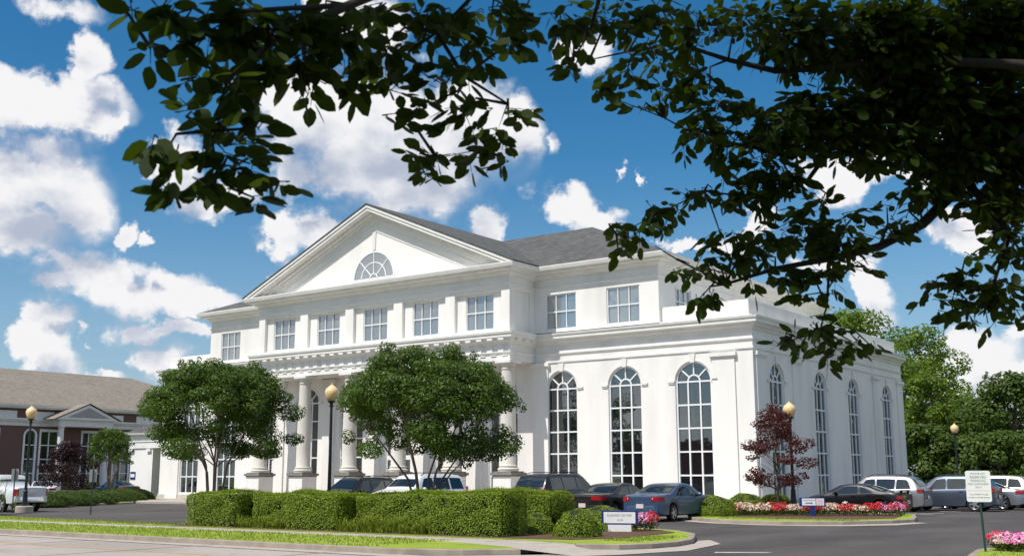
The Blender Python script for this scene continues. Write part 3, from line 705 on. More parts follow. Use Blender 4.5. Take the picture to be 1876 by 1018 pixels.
po = MB(); po.prism([(11.9, 7.95), (16.9, 7.95), (14.4, 9.02)], BX+2.502, BX+2.51, 0); B_(po, 'gable_panel', 'tin')
po = MB(); po.box(BX-3, BX-2.2, 30, 30.8, 9, 11.4); 
po.box(BX+1.0, BX+1.6, 27.4, 28.0, 7.8, 8.6); B_(po, 'chimney', 'brick')

# ================================================================== plants
M.update(
 hedge=leafmat('boxwood leaf', (.25, .33, .018), (.075, .13, .009), .5, .22),
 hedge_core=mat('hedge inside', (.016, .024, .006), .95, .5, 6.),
 crape=leafmat('crape myrtle leaf', (.095, .160, .015), (.030, .062, .008), .45, .30),
 lime=leafmat('bright tree leaf', (.155, .235, .018), (.055, .10, .010), .5, .3),
 mid=leafmat('woodland leaf', (.090, .145, .018), (.034, .064, .010), .55, .28),
 pale=leafmat('pale feathery leaf', (.16, .23, .10), (.10, .16, .06), .55, .3),
 purple=leafmat('dark plum leaf', (.030, .009, .011), (.014, .006, .008), .5, .15, (.08, .01, .015)),
 maple=leafmat('red maple leaf', (.115, .032, .024), (.042, .018, .018), .45, .25, (.25, .04, .02)),
 strap=leafmat('strap grass', (.27, .33, .04), (.13, .185, .02), .5, .3),
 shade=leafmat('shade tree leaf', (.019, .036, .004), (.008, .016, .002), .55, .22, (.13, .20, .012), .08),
 reds=leafmat('red petals', (.55, .018, .025), (.62, .06, .08), .6, .2),
 whites=leafmat('cream petals', (.78, .66, .50), (.80, .52, .44), .6, .2),
 pinks=leafmat('pink petals', (.70, .12, .38), (.80, .55, .66), .6, .2),
 blossom=leafmat('white blossom', (.75, .74, .62), (.66, .68, .5), .6, .2),
)
def foliage(name, blobs, n, size, m, parent, up=.35, wid=.6, shell=.4, second=None, frac=0, sm_=0):
    vol = np.array([b[1][0]*b[1][1]*b[1][2] for b in blobs])**.72; cnt = np.maximum(8, (vol/vol.sum()*n)).astype(int)
    P, D_ = [], []
    for (c, r), k in zip(blobs, cnt):
        p, d = ball_pts(k, c, r, shell); P.append(p); D_.append(d)
    P = np.concatenate(P); D_ = np.concatenate(D_); D_[:, 2] += up
    V = leaf_quads(P, D_, size, wid)
    mi = None; ms = [m]
    if second: mi = (rng.random(len(P)) < frac).astype(int); ms.append(second)
    return mesh_np(name, V, 4, mi, ms, parent)
def limbs(parent, base, ends, r0, m, stems=1, spread=.15, bend=.25, name='trunk', fork=.45):
    b = MB(); J = lambda a: Vector((random.uniform(-a, a), random.uniform(-a, a), random.uniform(-a, a)*.5))
    base = Vector(base); ends = [Vector(e) for e in ends]; spine = []
    def run(p0, p1, ra, rb, sag, lift):
        L = (p1-p0).length; q1 = p0.lerp(p1, .35)+Vector((-(p1.x-p0.x)*sag, -(p1.y-p0.y)*sag, L*lift))+J(.03*L); q2 = p0.lerp(p1, .7)+J(.03*L)+Vector((-(p1.x-p0.x)*sag*.5, -(p1.y-p0.y)*sag*.5, L*lift*.6))
        b.tube([p0, q1, q2, p1], [ra, ra*.8+rb*.2, ra*.45+rb*.55, rb], 7); return [(p0, ra), (q1, ra*.8), (q2, ra*.45)]
    if stems == 1:
        top = max(ends, key=lambda e: e.z)
        tp_ = Vector((base.x*.6+top.x*.4, base.y*.6+top.y*.4, top.z)); spine = []
        pts = [base.lerp(tp_, f)+J(.012*tp_.z*(f > 0)) for f in (0, .15, .3, .45, .6, .75, .9, 1)]
        b.tube(pts, [r0*1.15, r0, r0*.9, r0*.78, r0*.6, r0*.42, r0*.22, r0*.08], 9)
        for e in ends:
            h = min(max(e.z-.45*math.hypot(e.x-base.x, e.y-base.y)-.2, .22*tp_.z), .9*tp_.z); f = h/tp_.z
            run(base.lerp(tp_, f), e, r0*(.50-.36*f), r0*.06, .0, .02)
    else:
        for i, e in enumerate(ends):
            if i < stems:
                a = math.atan2(e.y, e.x); s0 = base+Vector((spread*math.cos(a), spread*math.sin(a), 0))
                nodes_ = run(s0, e, r0, r0*.14, bend*.35, .04); spine += nodes_[1:]
            else:
                p0, r_ = min(spine, key=lambda q: (q[0]-e).length+(2 if q[0].z > e.z else 0)); run(p0, e, r_*.7, r0*.1, .05, .02)
    return b.build(name, m, parent, smooth=60)
def crape(name, lab, loc, W, z0, z1, n, seed, group, size=.095, skew=(0, 0), flowers=False, m='crape', stems=7):
    global rng
    rng = np.random.default_rng(seed); random.seed(seed)
    t = thing(name, lab, 'tree', loc, 0, group); H = z1-z0
    bl = []
    for k in range(190):
        a = rng.uniform(0, 2*math.pi); q = math.sqrt(rng.uniform(.02, 1)); x, y = q*math.cos(a), q*math.sin(a)
        top = z1-H*(.05+.46*q**2.8)+H*.05*math.sin(2*a+seed)-H*.03
        low = z0+H*(.30-.30*q**1.3)
        z = rng.uniform(low, top) if rng.random() < .5 else top-rng.uniform(0, .3)
        r = (rng.uniform(.30, .62) if k < 120 else rng.uniform(.10, .2))*W/6; shoot = k >= 120
        e_ = (rng.uniform(.82, 1.01) if shoot else 1.)*(1+.07*math.sin(3*a+seed)+.05*math.sin(7*a)); bl.append(((x*(W/2-r)*e_, y*(W/2-r)*e_, z-r*.3+(rng.uniform(-.05, .32) if shoot and z > top-.35 else 0)), (r*1.15, r*1.15, r*(1.3 if shoot else .7))))
    foliage('crown', bl, n, size, m, t, up=.5, second='blossom' if flowers else None, frac=.006)
    ends = [b[0] for b in bl[:26]]
    limbs(t, (0, 0, 0), ends, .046, 'bark_pale', stems, .13, .5)
    return t
crape('crape_myrtle', 'multi stemmed green crape myrtle at the left end of the clipped hedge', (*K((-10.5, -26.5), .955), .13), 6.1, 2.45, 6.1, 68000, 11, 'crape myrtles behind the clipped hedge')
crape('crape_myrtle', 'wide green crape myrtle with a few white blossoms behind the middle of the hedge', (*K((-1.0, -25.2), .955), .13), 6.6, 2.15, 5.95, 78000, 12, 'crape myrtles behind the clipped hedge', flowers=True)
crape('crape_myrtle', 'small green crape myrtle in front of the red brick building', (-46.9, -6.6, .13), 3.6, 2.6, 5.2, 9000, 13, None, .13)

def shrub_tree(name, lab, loc, blobs, n, size, m, r0, bark='bark_dark', seed=3, stems=2, cat='tree', group=None, **k):
    global rng
    rng = np.random.default_rng(seed); random.seed(seed)
    t = thing(name, lab, cat, loc, 0, group)
    foliage('crown', blobs, n, size, m, t, **k)
    limbs(t, (0, 0, 0), [b[0] for b in blobs], r0, bark, stems, .08 if stems > 1 else 0, .3)
    return t
def ragged(W, z0, z1, k, seed, taper=.5, rr=(.12, .22)):
    g_ = np.random.default_rng(seed); out = []
    for i in range(k):
        f = g_.uniform(0, 1)**.85; z = z0+(z1-z0)*f; w = W/2*(math.sin(math.pi*min(.97, .18+.8*f))**.7*(1-taper*f))
        a = g_.uniform(0, 6.28); q = g_.uniform(.45, 1); r = g_.uniform(*rr)*W
        out.append(((math.cos(a)*q*w, math.sin(a)*q*w, z), (r, r, r*.5)))
    return out
mt = at(1427, 930, 46.2)
shrub_tree('red_maple', 'small reddish purple maple beside the lamp post at the building corner', (mt.x, mt.y, .13), ragged(3.7, 1.35, 4.55, 46, 5, .40, (.07, .15)), 6500, .11, 'maple', .045, 'bark', 21, 1, up=.2)
shrub_tree('plum_tree', 'dark purple leaved plum tree behind the low hedge at far left', (-44.2, -11.6, .13), ragged(4.4, .9, 3.75, 34, 6, .30, (.12, .20)), 6500, .14, 'purple', .06, 'bark_dark', 22, 2, up=.2)

# clipped hedges: a solid dark heart under a skin of small leaves
def hedge(lab, path_blocks, seed, size=.046, dens=2300, name='hedge', m='hedge', group=None, cat='hedge', lump=.05):
    "rounded box (x0,x1,y0,y1,z1) blocks"
    global rng
    rng = np.random.default_rng(seed)
    x0, x1, y0, y1, z1 = path_blocks; x0, y0 = K((x0, y0)); x1, y1 = K((x1, y1)); z1 = 1.75-(1.75-z1)*KF-.09; cx, cy = (x0+x1)/2, (y0+y1)/2
    t = thing(name, lab, cat, (cx, cy, .13), 0, group)
    hx, hy = (x1-x0)/2, (y1-y0)/2; h = z1-.13; r = .20
    # sample the skin
    A_ = [2*hx*h, 2*hx*h, 2*hy*h, 2*hy*h, 4*hx*hy]; tot = sum(A_); P, Nn = [], []
    for k, a in enumerate(A_):
        n = int(a*dens); u, v = rng.uniform(-1, 1, n), rng.uniform(0, 1, n)**.8
        if k < 2: s = -1 if k == 0 else 1; p = np.stack([u*hx, np.full(n, s*hy), v*h], 1); q = np.tile([0, s, .15], (n, 1))
        elif k < 4: s = -1 if k == 2 else 1; p = np.stack([np.full(n, s*hx), u*hy, v*h], 1); q = np.tile([s, 0, .15], (n, 1))
        else: w = rng.uniform(-1, 1, n); p = np.stack([u*hx, w*hy, np.full(n, h)], 1); q = np.tile([0, 0, 1.], (n, 1))
        P.append(p); Nn.append(q.astype(float))
    P = np.concatenate(P); Nn = np.concatenate(Nn)
    # round the corners and give it lumps
    q = np.stack([np.clip(P[:, 0], -hx+r, hx-r), np.clip(P[:, 1], -hy+r, hy-r), np.minimum(P[:, 2], h-r)], 1)
    d = P-q; ln = np.linalg.norm(d, axis=1, keepdims=True); P = np.where(ln > 1e-6, q+d/np.maximum(ln, 1e-6)*r, P)
    ph = rng.uniform(0, 6, 3)
    X = P[:, 0]+cx; Y = P[:, 1]+cy
    lumps = np.sin(X*4.1+ph[0]+2*np.sin(P[:, 2]*5))*np.sin(Y*4.7+ph[1]+P[:, 2]*3.3)+.6*np.sin(X*9.3+P[:, 2]*8+ph[2])
    P = P+unit(Nn)*(lumps[:, None]*lump*.6+rng.normal(0, .02, (len(P), 1)))
    P[:, 2] += np.clip(P[:, 2]/h, 0, 1)**2*.05*np.sin(X*1.7+ph[1])
    stray = rng.random(len(P)) < .035; P[stray] += unit(Nn[stray])*rng.uniform(.02, .09, (stray.sum(), 1))
    V = leaf_quads(P, Nn*1.0+np.array([0, 0, .42]), size, .62, .55)
    V = V[lumps > -1.25+rng.normal(0, .25, len(lumps))]
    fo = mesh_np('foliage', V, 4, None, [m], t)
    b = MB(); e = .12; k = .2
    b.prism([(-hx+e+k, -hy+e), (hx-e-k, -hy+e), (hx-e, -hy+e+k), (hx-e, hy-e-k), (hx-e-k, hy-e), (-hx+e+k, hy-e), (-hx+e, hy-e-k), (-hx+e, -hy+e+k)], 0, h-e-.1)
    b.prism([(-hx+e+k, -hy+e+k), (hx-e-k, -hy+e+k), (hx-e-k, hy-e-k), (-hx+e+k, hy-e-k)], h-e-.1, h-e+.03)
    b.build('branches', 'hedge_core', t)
    return t
hg = 'blocks of the clipped hedge by the sidewalk'
hedge('tall left end block of the clipped hedge by the sidewalk', (-10.0, -7.2, -28.15, -26.75, 1.30), 31, group=hg)
hedge('set back hedge block under the left crape myrtle with strap grass before it', (-7.15, -4.75, -27.5, -26.5, 1.28), 32, group=hg)
hedge('second projecting block of the clipped hedge, below the lamp post', (-4.7, -2.15, -28.15, -26.7, 1.33), 33, group=hg)
hedge('long set back hedge block with tall strap grass in front of it', (-2.1, 1.55, -27.45, -26.4, 1.32), 34, group=hg)
hedge('largest projecting hedge block, at the right end by the round shrubs', (1.65, 4.55, -28.2, -26.9, 1.40), 35, group=hg)
hedge('rear hedge block at far right, in front of the black wagon', (1.3, 3.8, -24.6, -23.2, 1.36), 36, group=hg)
def ball(lab, c, rx, ry, rz, seed, m='hedge', size=.05, group=None, cat='shrub'):
    global rng
    rng = np.random.default_rng(seed)
    t = thing('round_shrub', lab, cat, (c[0], c[1], .13), 0, group)
    n = int(1050*2*math.pi*(rx*ry+rx*rz+ry*rz)/1.6)
    d = unit(rng.normal(0, 1, (n, 3))); d[:, 2] = np.abs(d[:, 2])*1.0-.12
    w = 1+.05*np.sin(d[:, 0]*7+seed)*np.sin(d[:, 1]*6+d[:, 2]*5)+rng.normal(0, .018, n)
    P = d*w[:, None]*np.array([rx, ry, rz]); P[:, 2] = np.maximum(P[:, 2], .0)
    mesh_np('foliage', leaf_quads(P, d*np.array([1/rx, 1/ry, 1/rz])*rx, size, .62, .5), 4, None, [m], t)
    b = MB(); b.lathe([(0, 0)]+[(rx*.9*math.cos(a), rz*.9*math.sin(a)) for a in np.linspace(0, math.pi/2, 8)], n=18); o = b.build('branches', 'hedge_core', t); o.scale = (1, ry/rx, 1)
    return t
rg = 'round clipped shrubs by the white sign'
ball('small round clipped shrub beside the big hedge block', (5.45, -27.75), .52, .52, .64, 41, group=rg)
ball('largest round clipped shrub, nearest the sidewalk and left of the white sign', (7.3, -28.5), .66, .66, .80, 42, group=rg)
ball('broad clipped shrub mound behind the white sign', (6.05, -25.1), 1.0, .95, .80, 43, group=rg)
mg = 'clipped mounds on the flower island'
b1 = at(1306, 940, 45.0); ball('low clipped mound beside the blue sedan', (b1.x, b1.y), 1.0, .95, .92, 44, group=mg)
b1 = at(1366, 940, 46.6); ball('clipped mound between the blue sedan and the red maple', (b1.x, b1.y), .95, .9, .98, 45, group=mg)
b1 = at(1420, 936, 47.3); ball('clipped mound under the red maple', (b1.x, b1.y), .95, .9, .93, 46, group=mg)
hg2 = 'low hedge shrubs left of the building'
pts = [(-37.6,-17.3),(-39.2,-14.6),(-40.6,-12.2),(-42.6,-9.4),(-45.2,-6.6),(-47.6,-4.2)]
lb = ['nearest the white pickup','second from the white pickup','in front of the plum tree','between the plum tree and the green tree','beside the small green tree','nearest the building corner']
for i, (x, y) in enumerate(pts): ball('low dark clipped shrub '+lb[i], (x, y), 1.75, 1.7, .92, 50+i, size=.09, group=hg2, m='mid')
# strap grass in front of the hedge
rng = np.random.default_rng(61); V = []
for (xa, xb, ya, yb, n, h) in ((-7.1, -4.8, -28.25, -27.7, 900, .42), (-2.05, 1.6, -28.3, -27.65, 1500, .50)):
    for _ in range(n):
        x, y = rng.uniform(xa, xb), rng.uniform(ya, yb); a = rng.uniform(0, 6.28); l = h*rng.uniform(.6, 1.25); w = .013
        dx, dy = math.cos(a), math.sin(a); lean = rng.uniform(.15, .95)*l; l *= .72+.28*math.sin(x*5); x, y = K((x, y))
        p0 = np.array([x, y, .13]); p1 = p0+np.array([dx*lean*.4, dy*lean*.4, l*.75]); p2 = p0+np.array([dx*lean, dy*lean, l*rng.uniform(.7, .95)])
        s = np.array([-dy, dx, 0])*w
        V.append([p0-s, p0+s, p1+s, p1-s]); V.append([p1-s, p1+s, p2+s*.3, p2-s*.3])
o = mesh_np('border_grass', np.array(V), 4, None, ['strap']); tag(o, 'yellow green strap grass growing along the foot of the hedge', 'grass', kind='stuff')
# yellowing tall grass at the left edge
t = thing('tall_grass', 'tall yellow green grass clump at the left edge by the lamp', 'grass', (*K((-31.3, -24.9)), .12))
V = []
for _ in range(1500):
    x, y = rng.normal(0, .55), rng.normal(0, .45); a = rng.uniform(0, 6.28); l = rng.uniform(.9, 1.9); w = .022; dx, dy = math.cos(a), math.sin(a); lean = rng.uniform(.1, .5)*l
    p0 = np.array([x, y, 0]); p1 = p0+np.array([dx*lean*.4, dy*lean*.4, l*.7]); p2 = p0+np.array([dx*lean, dy*lean, l*.95]); s = np.array([-dy, dx, 0])*w
    V.append([p0-s, p0+s, p1+s, p1-s]); V.append([p1-s, p1+s, p2+s*.3, p2-s*.3])
mesh_np('blades', np.array(V), 4, None, ['strap'], t)
# lawn blades near the camera side
V = []
def blades(n, xa, xb, ya, yb, z, h=.045, w=.012, kk=True):
    for _ in range(n):
        x, y = rng.uniform(xa, xb), rng.uniform(ya, yb); a = rng.uniform(0, 6.28); l = h*rng.uniform(.5, 1.3); x, y = K((x, y)) if kk else (x, y); dx, dy = math.cos(a), math.sin(a)
        p0 = np.array([x, y, z]); s = np.array([-dy, dx, 0])*w; p1 = p0+np.array([dx*l*.5, dy*l*.5, l])
        V.append([p0-s, p0+s, p1+s*.4, p1-s*.4])
blades(9000, -25, 4.2, -33.4, -29.95, .128); blades(2600, -26, -10.2, -28.5, -27.0, .124); blades(700, 8.8, 9.9, -29.8, -27.0, .13, kk=False); blades(900, 4.6, 10.2, -14.7, -13.2, .13, kk=False); blades(1200, 18.1, 22, -33, -25.6, .13, kk=False)
o = mesh_np('lawn_grass', np.array(V), 4, None, ['strap']); tag(o, 'short green grass on the verges and islands', 'grass', kind='stuff')
# flowers
def flower_clump(lab, c, r, h, n, m, seed, group=None, name='begonia_clump', second=None):
    global rng
    rng = np.random.default_rng(seed)
    t = thing(name, lab, 'flowers', (c[0], c[1], .13), 0, group)
    p, d = ball_pts(n, (0, 0, h*.45), (r, r, h*.42), .3); d[:, 2] += .3; mesh_np('leaves', leaf_quads(p, d, .06, .7), 4, None, ['mid'], t)
    k = int(n*.75); d = unit(rng.normal(0, 1, (k, 3))); d[:, 2] = np.abs(d[:, 2]); p = np.array([0, 0, h*.5])+d*np.array([r*1.02, r*1.02, h*.55])*rng.uniform(.9, 1.08, (k, 1))
    mesh_np('blossoms', leaf_quads(p, d, .065, .95, .4), 4, None if not second else (rng.random(k) < .5).astype(int), [m]+([second] if second else []), t)
    return t
rr_ = random.Random(4); prev = None; fi = 0
for row in range(2):
    for i in range(27):
        u = 1300+i*(1652-1300)/26; P_ = at(u, 940, 0)
        d = 45.2-i*.045+row*.5
        q = at(u+row*6, 940, d)
        c = rr_.choice(['reds', 'reds', 'whites', 'reds']) if i < 22 else rr_.choice(['reds', 'pinks'])
        nm = {'reds': 'red', 'whites': 'cream', 'pinks': 'pink'}[c]
        ft = flower_clump('%s begonia clump in the flower bed along the island' % nm, (q.x, q.y), rr_.uniform(.20, .28), rr_.uniform(.40, .54), 130, c, 100+row*40+i, nm+' begonias in the island bed')
q = at(1181, 960, 32.9)
flower_clump('pink petunia clump just right of the white sign', (q.x, q.y), .36, .50, 420, 'pinks', 201, None, 'petunia_clump')
q = at(1195, 960, 32.7)
flower_clump('red flower clump at the right end of the white sign bed', (q.x, q.y), .22, .55, 160, 'reds', 202, None, 'petunia_clump')
for i, (u, d, c, nm) in enumerate(((1828, 24.9, 'reds', 'red petunia clump beside the green sign post'), (1848, 24.6, 'pinks', 'pink petunia clump, second from the green sign post'), (1872, 24.4, 'pinks', 'pink and red petunia clump at the right edge of the photo'), (1838, 23.9, 'whites', 'cream petunia clump in front of the pink ones at lower right'), (1862, 23.7, 'pinks', 'pink petunia clump at the front of the lower right bed'))):
    q = at(u, 960, d); flower_clump(nm, (q.x, q.y), .29, .34, 380, c, 210+i, 'petunias at the corner island', 'petunia_clump', 'pinks')

# background woodland, each tree its own
def broad_tree(lab, loc, W, H, seed, m='lime', n=9000, size=.34, z0=.18, group='trees behind the parking lot', name='broad_tree'):
    g_ = np.random.default_rng(seed); bl = []
    for k in range(44):
        f = g_.uniform(0, 1); z = H*(z0+(.97-z0)*f); w = W/2*math.sin(math.pi*min(.96, .16+.78*f))**.55
        a = g_.uniform(0, 6.28); q = g_.uniform(.5, 1.); r = g_.uniform(.10, .19)*W
        bl.append(((math.cos(a)*q*(w-r*.5), math.sin(a)*q*(w-r*.5), min(z, H-r*.7)), (r, r, r*.75)))
    return shrub_tree(name, lab, loc, bl, n, size, m, .022*H, 'bark', seed, 1, 'tree', group, up=.6, shell=.5)
def bt(lab, u, d, W, H, seed, **k):
    q = at(u, 880, d); return broad_tree(lab, (q.x, q.y, 0), W, H, seed, **k)
bt('tallest bright green tree, just behind the far end of the white building', 1590, 102, 12, 17.3, 71, n=15000)
bt('tall bright green tree right of the tallest one', 1694, 107, 11, 16.4, 72, n=15000)
bt('bright green tree behind the building, left of the tallest one', 1535, 116, 8.5, 18.2, 73, n=7000)
bt('shorter lime green tree standing before the tall pair', 1712, 92, 5.4, 10.4, 74, n=6500, size=.28)
bt('rounded green tree between the lime tree and the far lamp', 1760, 98, 7.0, 8.6, 75, m='mid', n=7000, z0=.1)
bt('spreading dark green tree behind the far lamp', 1800, 90, 8.0, 7.4, 76, m='mid', n=8000, z0=.1)
bt('dark green tree at the right edge behind the silver sedan', 1868, 84, 7.5, 9.6, 77, m='mid', n=8000, z0=.08)
bt('dense dark tree beyond the right edge of the lot', 1940, 88, 9, 10, 78, m='mid', n=7000, z0=.08)
bt('low dark tree under the bright tall trees by the building end', 1690, 84, 6.5, 5.6, 79, m='mid', n=6500, z0=.05)
bt('low dark tree behind the grey wagon', 1752, 83, 7.0, 4.9, 80, m='mid', n=6500, z0=.03)
bt('low dark bushy tree behind the beige wagon', 1830, 80, 7.0, 5.0, 81, m='mid', n=6500, z0=.03)
for i, (x, y, W, H, w_) in enumerate(((-66, -90, 13, 17, 'tallest'), (-80, -94, 14, 14, 'broadest'), (-97, -90, 12, 12, 'shortest'))):
    broad_tree('%s dark tree across the street, mirrored in the front windows' % w_, (x, y, 0), W, H, 171+i, m='mid', n=5000, size=.5, group='trees across the street')
for i, (x, y, W, H, w_) in enumerate(((22, 64, 10, 11, 'nearest'), (27, 78, 11, 13, 'middle'), (37, 92, 12, 15, 'farthest'))):
    broad_tree('%s green tree beyond the lot, mirrored in the side windows' % w_, (x, y, 0), W, H, 181+i, m='lime' if i == 2 else 'mid', n=5000, size=.45, group='trees beyond the right edge')
sb = thing('street_building', 'low flat roofed brick building across the street, mirrored in the front windows', 'building', (-40, -100, 0))
b = MB(); b.box(-24, 26, -6, 6, 0, 6.6); b.build('wall', 'brick', sb)
b = MB(); b.box(-24.2, 26.2, -6.2, 6.2, 6.6, 6.95); b.box(-6, 4, -6.1, 6.1, 6.95, 8.0); b.build('roof', 'tin', sb)
for k in range(8):
    b = MB(); b.box(-21+k*6, -18.4+k*6, 6.0, 6.05, 1.2, 3.6); b.build('window', 'glass_dark', sb)
q = at(1822, 880, 112)
shrub_tree('feathery_tree', 'slender pale feathery tree rising above the dark wood', (q.x, q.y, 0), [((math.cos(i*2.4)*(1-i/26)*1.9, math.sin(i*2.4)*(1-i/26)*1.9, 5.5+i*.28), (.85*(1-i/34), .85*(1-i/34), .45)) for i in range(24)], 1500, .32, 'pale', .10, 'bark', 83, 1, group='trees behind the parking lot', up=.3)

# ================================================================== lamps and signs
def lamp(lab, loc, h=5.25, foot=False):
    t = thing('street_lamp', lab, 'street lamp', loc, 0, 'black lamp posts with amber acorn globes')
    b = MB()
    b.lathe([(0, 0), (.22, 0), (.22, .06), (.17, .1), (.155, .3), (.12, .62), (.10, .95), (.105, .98), (.105, 1.02), (.075, 1.06), (.070, 1.3), (.052, h-1.0), (.05, h-.9), (.09, h-.88), (.09, h-.84), (.06, h-.82), (.07, h-.74), (.15, h-.70), (.155, h-.66), (0, h-.66)], n=16)
    b.build('post', 'iron', t, smooth=35)
    b = MB(); b.lathe([(0, h-.66), (.15, h-.66), (.215, h-.55), (.265, h-.40), (.27, h-.30), (.225, h-.18), (.135, h-.12), (.10, h-.08), (.06, h-.05), (0, h-.04)], n=20)
    b.build('globe', 'globe', t, smooth=60)
    b = MB(); b.lathe([(0, h-.05), (.035, h-.05), (.02, h-.02), (.03, h), (0, h+.06)], n=8); b.build('finial', 'globe', t, smooth=60)
    if foot:
        b = MB(); b.lathe([(0, -.02), (.42, -.02), (.42, .26), (.38, .30), (0, .30)], n=18); b.build('footing', 'concrete', t, smooth=35)
    return t
q = at(602, 940, 41.7); lamp('lamp post between the two big crape myrtles', (q.x, q.y, .13), 5.15)
q = at(1455, 940, 46.5); lamp('lamp post beside the red maple at the building corner', (q.x, q.y, .13), 4.75)
q = at(213, 900, 83); lamp('lamp post beside the small pavilion at left', (q.x, q.y, .13), 5.15)
q = at(1757, 900, 74); lamp('lamp post before the dark trees at right', (q.x, q.y, 0), 5.2)
q = at(44, 940, 54.5); lamp('lamp post on a concrete foot at far left before the pickup', (q.x, q.y, .05), 5.25, True)
def text(s, size, parent, loc, m, rot=(R(90), 0, 0), align='CENTER', ext=.002, name='lettering', bold=0.):
    cu = bpy.data.curves.new(name, 'FONT'); cu.body = s; cu.size = size; cu.align_x = align; cu.align_y = 'CENTER'; cu.extrude = ext; cu.offset = bold
    o = bpy.data.objects.new('tmp', cu); C.objects.link(o); bpy.context.view_layer.update()
    me = bpy.data.meshes.new_from_object(o.evaluated_get(bpy.context.evaluated_depsgraph_get())); bpy.data.objects.remove(o)
    me.materials.clear(); me.materials.append(M[m]); ob = bpy.data.objects.new(name, me); C.objects.link(ob)
    ob.parent = parent; ob.location = loc; ob.rotation_euler = rot; return ob
q = at(1136, 960, 32.3)
t = thing('monument_sign', 'white sign panel in a blue frame on a white block among the round shrubs', 'sign', (q.x, q.y, .13), R(22)); t.scale = (.86, .86, .86)
b = MB(); b.box(-.40, .40, -.14, .14, 0, .24); b.build('base', 'white', t)
b = MB(); b.box(-.62, .62, -.10, .10, .24, .72); b.build('frame', 'blue', t)
b = MB(); b.box(-.545, .545, -.108, -.099, .295, .665); b.build('panel', 'white', t)
text('BUSINESS CENTER', .105, t, (0, -.111, .555), 'ink'); text('4150', .10, t, (.02, -.111, .40), 'ink')
q = at(1489, 935, 44.0)
t = thing('direction_sign', 'blue sign on a short post with white and pink panels in the flower bed', 'sign', (q.x, q.y, .13), R(27)); t.scale = (.93, .93, .93)
b = MB(); b.box(-.10, .10, -.06, .06, 0, .45); b.build('post', 'blue', t)
b = MB(); b.box(-.54, .54, -.07, .07, .42, .80); b.build('board', 'blue', t)
b = MB(); b.box(-.44, .13, -.078, -.069, .47, .76); b.build('panel', 'white', t)
b = MB(); b.box(.16, .48, -.078, -.069, .47, .76); b.build('panel', 'white', t)
b = MB(); b.box(.20, .44, -.081, -.077, .50, .73); b.build('emblem', 'pink', t)
text('VISITOR PARKING', .062, t, (-.155, -.08, .68), 'navy')
b = MB(); b.prism([(-.30, .545), (-.06, .545), (-.06, .52), (.02, .565), (-.06, .61), (-.06, .585), (-.30, .585)], -.081, -.077, 1); b.build('arrow', 'navy', t)
q = at(1806, 1010, 23.6)
t = thing('parking_sign', 'white lettered notice on a green post at lower right', 'sign', (q.x, q.y, .13), R(14)); t.scale = (.95, .95, .95)
b = MB(); b.tube([(0, .02, -.1), (-.04, .02, 1.2), (-.075, .02, 1.9)], [.028, .028, .028], 8); b.build('post', 'green', t, smooth=True)
b = MB(); z0, z1, w = 1.10, 1.80, .265
pl = [(-w+.03, z0), (w-.03, z0), (w, z0+.03), (w, z1-.03), (w-.03, z1), (-w+.03, z1), (-w, z1-.03), (-w, z0+.03)]
pl = [(x-.05, z) for x, z in pl]
b.prism(pl, -.022, -.012, 1); b.build('plate', 'white', t)
for s, sz, z in (('PRIVATE LOT', .052, 1.735), ('RESERVED', .078, 1.655), ('PARKING', .078, 1.575), ('FOR CUSTOMERS', .056, 1.50), ('ONLY', .05, 1.43), ('ALL OTHERS WILL BE', .04, 1.27), ('TOWED AT OWNERS EXPENSE', .032, 1.20)):
    text(s, sz, t, (-.05, -.0245, z), 'ink')
b = MB(); b.box(-.29, .19, -.025, -.0215, 1.352, 1.36); b.build('rule', 'pink', t)
for lab, u, d, h in (('small notice seen from behind on a green post in the left verge', 166, 50.3, 2.0), ('small notice seen from behind beside the left lamp post', 22, 53.0, 2.05)):
    q = at(u, 940, d); t = thing('post_sign', lab, 'sign', (q.x, q.y, .1), R(52), 'small notices seen from behind')
    b = MB(); b.box(-.025, .025, -.02, .02, -.05, h-.02); b.build('post', 'green', t)
    b = MB(); b.box(-.16, .16, .022, .03, h-.58, h); b.build('plate', 'tin', t)

